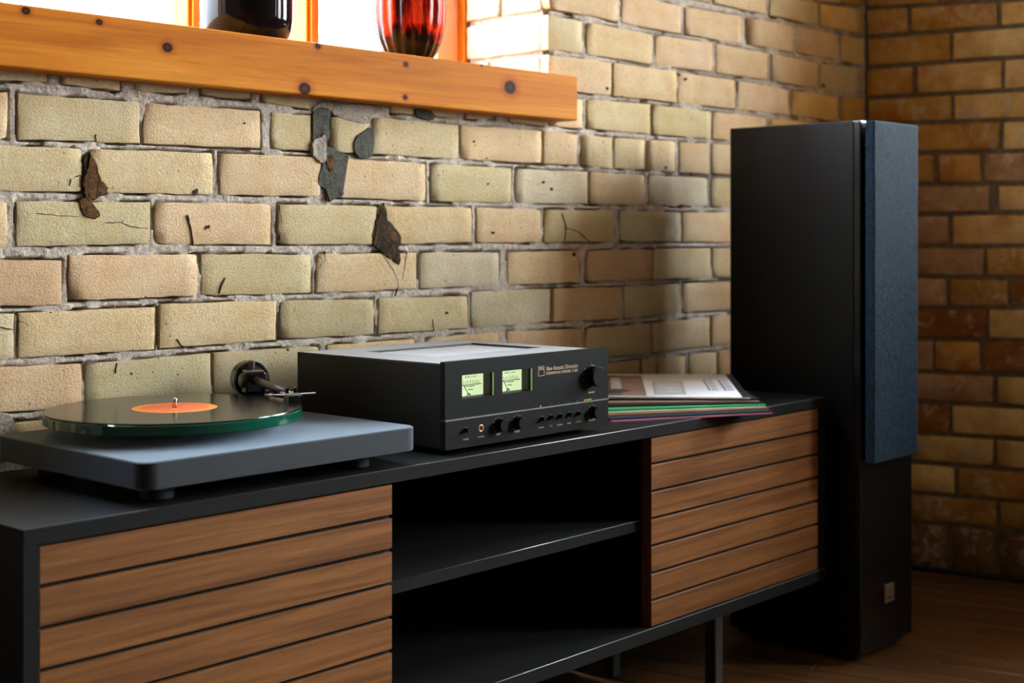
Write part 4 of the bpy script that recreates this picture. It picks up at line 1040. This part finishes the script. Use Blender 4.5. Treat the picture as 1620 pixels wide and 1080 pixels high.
obj('scale_ring', lathe_bm([(0.020, 0.0135), (0.0225, 0.0135), (0.0225, 0.0165), (0.020, 0.0165)], 40, 'y', -0.004, 0, -0.002), 'gunmetal', cw)
obj('arm_tube', tube_bm([pv + d * 0.010, pv + d * 0.05, hd - d * 0.004], 0.005, 16, [0.0062, 0.0060, 0.0052]), 'gunmetal', tt, smooth=True)
mh = Matrix.Translation(hd) @ Matrix((side, -d, Vector((0, 0, 1)))).transposed().to_4x4()
hsh = obj('headshell', box_bm(-0.011, 0.011, -0.030, 0.006, -0.001, 0.0022, 0.0008, 1), 'silver', tt, M4=mh)
for k in (-1, 1):
    obj('cartridge_screw', lathe_bm([(0.0028, 0.0022), (0.0028, 0.0095), (0.0022, 0.0102)], 12, 'z', k * 0.0062, -0.013, 0), 'black_gloss', hsh)
obj('finger_lift', tube_bm([(-0.010, -0.022, 0.001), (-0.022, -0.024, 0.0014), (-0.034, -0.022, 0.0016)], 0.0013, 8), 'silver', hsh)
obj('finger_lift', tube_bm([(0.010, -0.022, 0.001), (0.022, -0.024, 0.0014), (0.038, -0.022, 0.0016)], 0.0013, 8), 'silver', hsh)
ct = obj('cartridge', box_bm(-0.0085, 0.0085, -0.028, -0.004, -0.0105, -0.001, 0.0015, 2), 'black_gloss', hsh)
obj('stylus', tube_bm([(0, -0.022, -0.0095), (0.0, -0.026, -0.0125), (0, -0.0275, az * 0 - 0.0135)], 0.0009, 8, [0.0022, 0.0012, 0.0004]), 'chrome', ct)
obj('arm_rest', tube_bm([(piv.x + 0.006, piv.y - 0.05, PT - 0.001), (piv.x + 0.006, piv.y - 0.05, az - 0.012)], 0.0035, 10), 'black_gloss', tt)

# record lying on the platter
rec = empty('vinyl_record', (pcw.x, pcw.y, TZ + PZ1), 0.0)
tag(rec, 'black vinyl record with an orange label on the glass platter', 'record')
RR = PR - 0.002
def disc_ring(r0, r1, z0, z1, seg=128):
    bm = bmesh.new(); v = []
    for r_, z_ in ((r0, z1), (r1, z1), (r1 + 0.0004, (z0 + z1) / 2), (r1, z0), (r0, z0)):
        v.append([bm.verts.new((r_ * math.cos(2 * math.pi * i / seg), r_ * math.sin(2 * math.pi * i / seg), z_)) for i in range(seg)])
    for a in range(5):
        A, B = v[a], v[(a + 1) % 5]
        for i in range(seg): bm.faces.new((A[i], A[(i + 1) % seg], B[(i + 1) % seg], B[i]))
    return bm
obj('disc', disc_ring(0.0042, RR, 0.0002, 0.0021), 'vinyl', rec, smooth=False)
obj('label', disc_ring(0.0042, RR * 0.335, 0.0021, 0.0024, 64), 'amber', rec)
obj('label', disc_ring(0.0042, RR * 0.265, 0.0024, 0.0026, 64), 'orange', rec)

# ------------------------------------------------------------------ record sleeves
def sleeve_mat(name, face, spine, edge):
    t = NT(name); c = t.coord('Object'); nz = t.noise(c, 9, 4)
    col = t.ramp(nz, [(0.3, tuple(x * 0.85 for x in face[:3]) + (1,)), (0.7, face)])
    return t.set(Base_Color=col, Roughness=0.42, Specular_IOR_Level=0.4)
SL = 0.328
FR0, FR1 = Vector((2.192, 1.4205)), Vector((2.170, 1.455))
def sleeve(i, n, z, th, fr, ang_, face, label, wav=0.0015):
    u_ = Vector((math.cos(ang_), math.sin(ang_)))       # along the near edge, towards the right
    o = empty('record_sleeve', (fr.x, fr.y, z), ang_)
    tag(o, label, 'record sleeve', 'record sleeves fanned out beside the amplifier')
    bm = bmesh.new(); N = 14; L = [[], []]
    for k in range(N + 1):
        x = -SL + SL * k / N
        for s in (0, 1):
            pass
    g = {}
    for k in range(N + 1):
        for m_ in range(3):
            x = -SL + SL * k / N; y = SL * m_ / 2
            for s in (0, 1):
                g[k, m_, s] = bm.verts.new((x, y, th * s))
    for k in range(N):
        for m_ in range(2):
            bm.faces.new((g[k, m_, 1], g[k + 1, m_, 1], g[k + 1, m_ + 1, 1], g[k, m_ + 1, 1])); bm.faces.new((g[k, m_, 0], g[k, m_ + 1, 0], g[k + 1, m_ + 1, 0], g[k + 1, m_, 0]))
        bm.faces.new((g[k, 0, 0], g[k + 1, 0, 0], g[k + 1, 0, 1], g[k, 0, 1])); bm.faces.new((g[k, 2, 0], g[k, 2, 1], g[k + 1, 2, 1], g[k + 1, 2, 0]))
    for m_ in range(2):
        bm.faces.new((g[N, m_, 0], g[N, m_ + 1, 0], g[N, m_ + 1, 1], g[N, m_, 1])); bm.faces.new((g[0, m_, 0], g[0, m_, 1], g[0, m_ + 1, 1], g[0, m_ + 1, 0]))
    obj('jacket', bm, sleeve_mat('sleeve_%d' % i, face, face, face), o)
    return o
specs = [
 (0.0024, srgb(0.72, 0.42, 0.52), 'mauve record sleeve at the bottom of the pile on the console'),
 (0.0032, srgb(0.17, 0.14, 0.13), 'dark brown record sleeve above the mauve one in the pile'),
 (0.0024, srgb(0.30, 0.48, 0.60), 'muted blue record sleeve low in the pile'),
 (0.0030, srgb(0.50, 0.36, 0.20), 'tan record sleeve above the blue one in the pile'),
 (0.0026, srgb(0.80, 0.78, 0.72), 'off white record sleeve just below the green one'),
 (0.0036, srgb(0.24, 0.62, 0.38), 'bright green record sleeve in the middle of the pile'),
 (0.0030, srgb(0.13, 0.13, 0.14), 'black record sleeve resting on the green one'),
 (0.0026, srgb(0.56, 0.44, 0.38), 'brown record sleeve near the top of the pile'),
 (0.0034, srgb(0.10, 0.11, 0.13), 'black record sleeve directly under the printed cover'),
]
zz = TZ; n = len(specs)
angs = [-24.5, -25.5, -27, -27, -30, -31, -36, -40, -46]
frs = [(2.190, 1.4215), (2.192, 1.424), (2.180, 1.428), (2.186, 1.426), (2.180, 1.430), (2.186, 1.432), (2.186, 1.440), (2.180, 1.444), (2.186, 1.450)]
for i, (th, col, lab) in enumerate(specs):
    sleeve(i, n, zz, th, Vector(frs[i]), R(angs[i]), col, lab); zz += th
# the printed cover on top, its far side propped up slightly
TA = R(-49.5)
top = sleeve(n, n, zz, 0.0030, Vector((2.170, 1.457)), TA, srgb(0.95, 0.95, 0.945), 'white printed record sleeve on top of the pile')
def ink(name, x0, x1, y0, y1, col, lvl=0, skew=0.0, pts=None):
    bm = bmesh.new(); z0, z1 = 0.0030, 0.0030 + 0.0002 * (lvl + 1)
    P = pts or [(x0, y0), (x1, y0), (x1 + skew, y1), (x0 + skew, y1)]
    a = [bm.verts.new((x, y, z0)) for x, y in P]; b = [bm.verts.new((x, y, z1)) for x, y in P]
    k = len(P)
    for i in range(k): bm.faces.new((a[i], a[(i + 1) % k], b[(i + 1) % k], b[i]))
    bm.faces.new(b); bm.faces.new(a)
    return obj(name, bm, plain('ink_' + name, srgb(*col), 0.45, grain=0.05, gscale=30), top)
ell = lambda cx, cy, rx, ry: [(cx + rx * math.cos(2 * math.pi * i / 24), cy + ry * math.sin(2 * math.pi * i / 24)) for i in range(24)]
ink('cover_border', -0.014, 0, 0, SL, (0.10, 0.11, 0.13))
ink('photo_shade', -0.300, -0.225, 0.01, 0.30, (0.45, 0.42, 0.40), 0, 0.02)
ink('photo_band', -0.235, -0.190, 0.01, 0.30, (0.62, 0.51, 0.46), 1, 0.0)
ink('photo_panel', -0.255, -0.235, 0.10, 0.27, (0.84, 0.82, 0.80), 1)
ink('photo_oval', 0, 0, 0, 0, (0.36, 0.33, 0.32), 2, pts=ell(-0.262, 0.075, 0.042, 0.026))
ink('drawing_frame', -0.176, -0.115, 0.03, 0.22, (0.70, 0.71, 0.70), 0, 0.004)
ink('drawing_inner', -0.170, -0.122, 0.04, 0.205, (0.80, 0.81, 0.80), 1, 0.004)
for k in range(4): ink('drawing_line', -0.168, -0.122, 0.055 + 0.04 * k, 0.060 + 0.04 * k, (0.66, 0.68, 0.67), 2)
for cx in (-0.068, -0.038):
    ink('text_block', cx, cx + 0.003, 0.09, 0.24, (0.20, 0.28, 0.34), 0)
    for k in range(4): ink('text_block', cx + 0.006, cx + 0.018, 0.09 + 0.04 * k, 0.115 + 0.04 * k, (0.66, 0.73, 0.78), 0)
tilt = R(1.9)
top.rotation_euler = (0, 0, 0)
top.matrix_world = Matrix.Translation((2.170, 1.457, zz)) @ Matrix.Rotation(TA, 4, 'Z') @ Matrix.Rotation(tilt, 4, 'X')

# ------------------------------------------------------------------ loudspeaker
SZ = 0.022
sF = on_z(1361.5, 1036, SZ)
sTop = SZ + (1036 - 190) / F_PX * (sF - ORI).dot(Vector((CS, SN, 0)))
srz = R(0.8)
spk = empty('floor_loudspeaker', (sF.x, sF.y, 0), srz)
tag(spk, 'tall black floorstanding loudspeaker with cloth grille painted with a blue sky sheen', 'loudspeaker')
SM = (Matrix.Translation((sF.x, sF.y, 0)) @ Matrix.Rotation(srz, 4, 'Z')).inverted()
def ls(u, v, yl=0.0):
    o_, d = SM @ ORI, SM.to_3x3() @ ray(u, v); return o_ + d * ((yl - o_.y) / d.y)
def lsx(u, v, xl=0.0):
    o_, d = SM @ ORI, SM.to_3x3() @ ray(u, v); return o_ + d * ((xl - o_.x) / d.x)
SW = ls(1443, 800).x
SD = lsx(1155, 500).y
BT = lsx(1350, 400).y
obj('cabinet', box_bm(0, SW, BT, SD, SZ, sTop, 0.0015, 2), 'spk', spk)
obj('front_baffle', box_bm(0, SW, 0, BT, SZ, sTop, 0.0025, 2), 'spk_baffle', spk)
box('base_plinth', 0.012, SW - 0.012, 0.014, SD - 0.014, 0.010, SZ, 'rubber', spk, 0.001)
for (x_, y_) in ((0.035, 0.035), (SW - 0.035, 0.035), (0.035, SD - 0.04), (SW - 0.035, SD - 0.04)):
    obj('foot', lathe_bm([(0.014, 0.001), (0.016, 0.003), (0.016, 0.0105)], 20, 'z', x_, y_, 0), 'rubber', spk)
gy1, gy0 = -0.009, -0.030
gx0, gx1 = 0.001, ls(1453, 450, gy0).x
gz0 = ls(1386, 734, gy0).z
bm = box_bm(gx0, gx1, gy0, gy1, gz0, sTop - 0.001, 0.0035, 3)
obj('grille', bm, 'cloth', spk, label='woven cloth grille with sky blue painted into its colour')
for (x_, z_) in ((0.03, sTop - 0.05), (SW - 0.03, sTop - 0.05), (0.03, gz0 + 0.05), (SW - 0.03, gz0 + 0.05)):
    obj('grille_peg', lathe_bm([(0.005, gy1 - 0.002), (0.005, 0.002)], 12, 'y', x_, 0, z_), 'rubber', spk)
q0, q1 = ls(1397, 926), ls(1411.5, 948)
bd = obj('badge', box_bm(q0.x, q1.x, -0.005, 0.0, q1.z, q0.z, 0.0006, 1), plain('badge_metal', srgb(0.42, 0.34, 0.25), 0.45, metal=0.5), spk, label='small champagne metal badge')
bw_, bh_ = q1.x - q0.x, q0.z - q1.z
obj('badge_mark', box_bm(q0.x + bw_ * 0.22, q1.x - bw_ * 0.25, -0.0053, -0.005, q1.z + bh_ * 0.20, q1.z + bh_ * 0.30), 'rubber', bd)

# ------------------------------------------------------------------ cable along the wall foot
pts = []
for k in range(26):
    t_ = -0.0 + 0.95 * k / 25
    off = 0.022 + 0.012 * math.sin(t_ * 7.0) + 0.10 * max(0, t_ - 0.18) ** 1.3
    p = CORNER + RDIR * (t_ + 0.05) + RN * off; pts.append((p.x, p.y, 0.007))
tag(obj('speaker_cable', tube_bm(pts, 0.0065, 10), 'cable', smooth=True), 'thick black cable lying along the foot of the amber brick wall', 'cable')
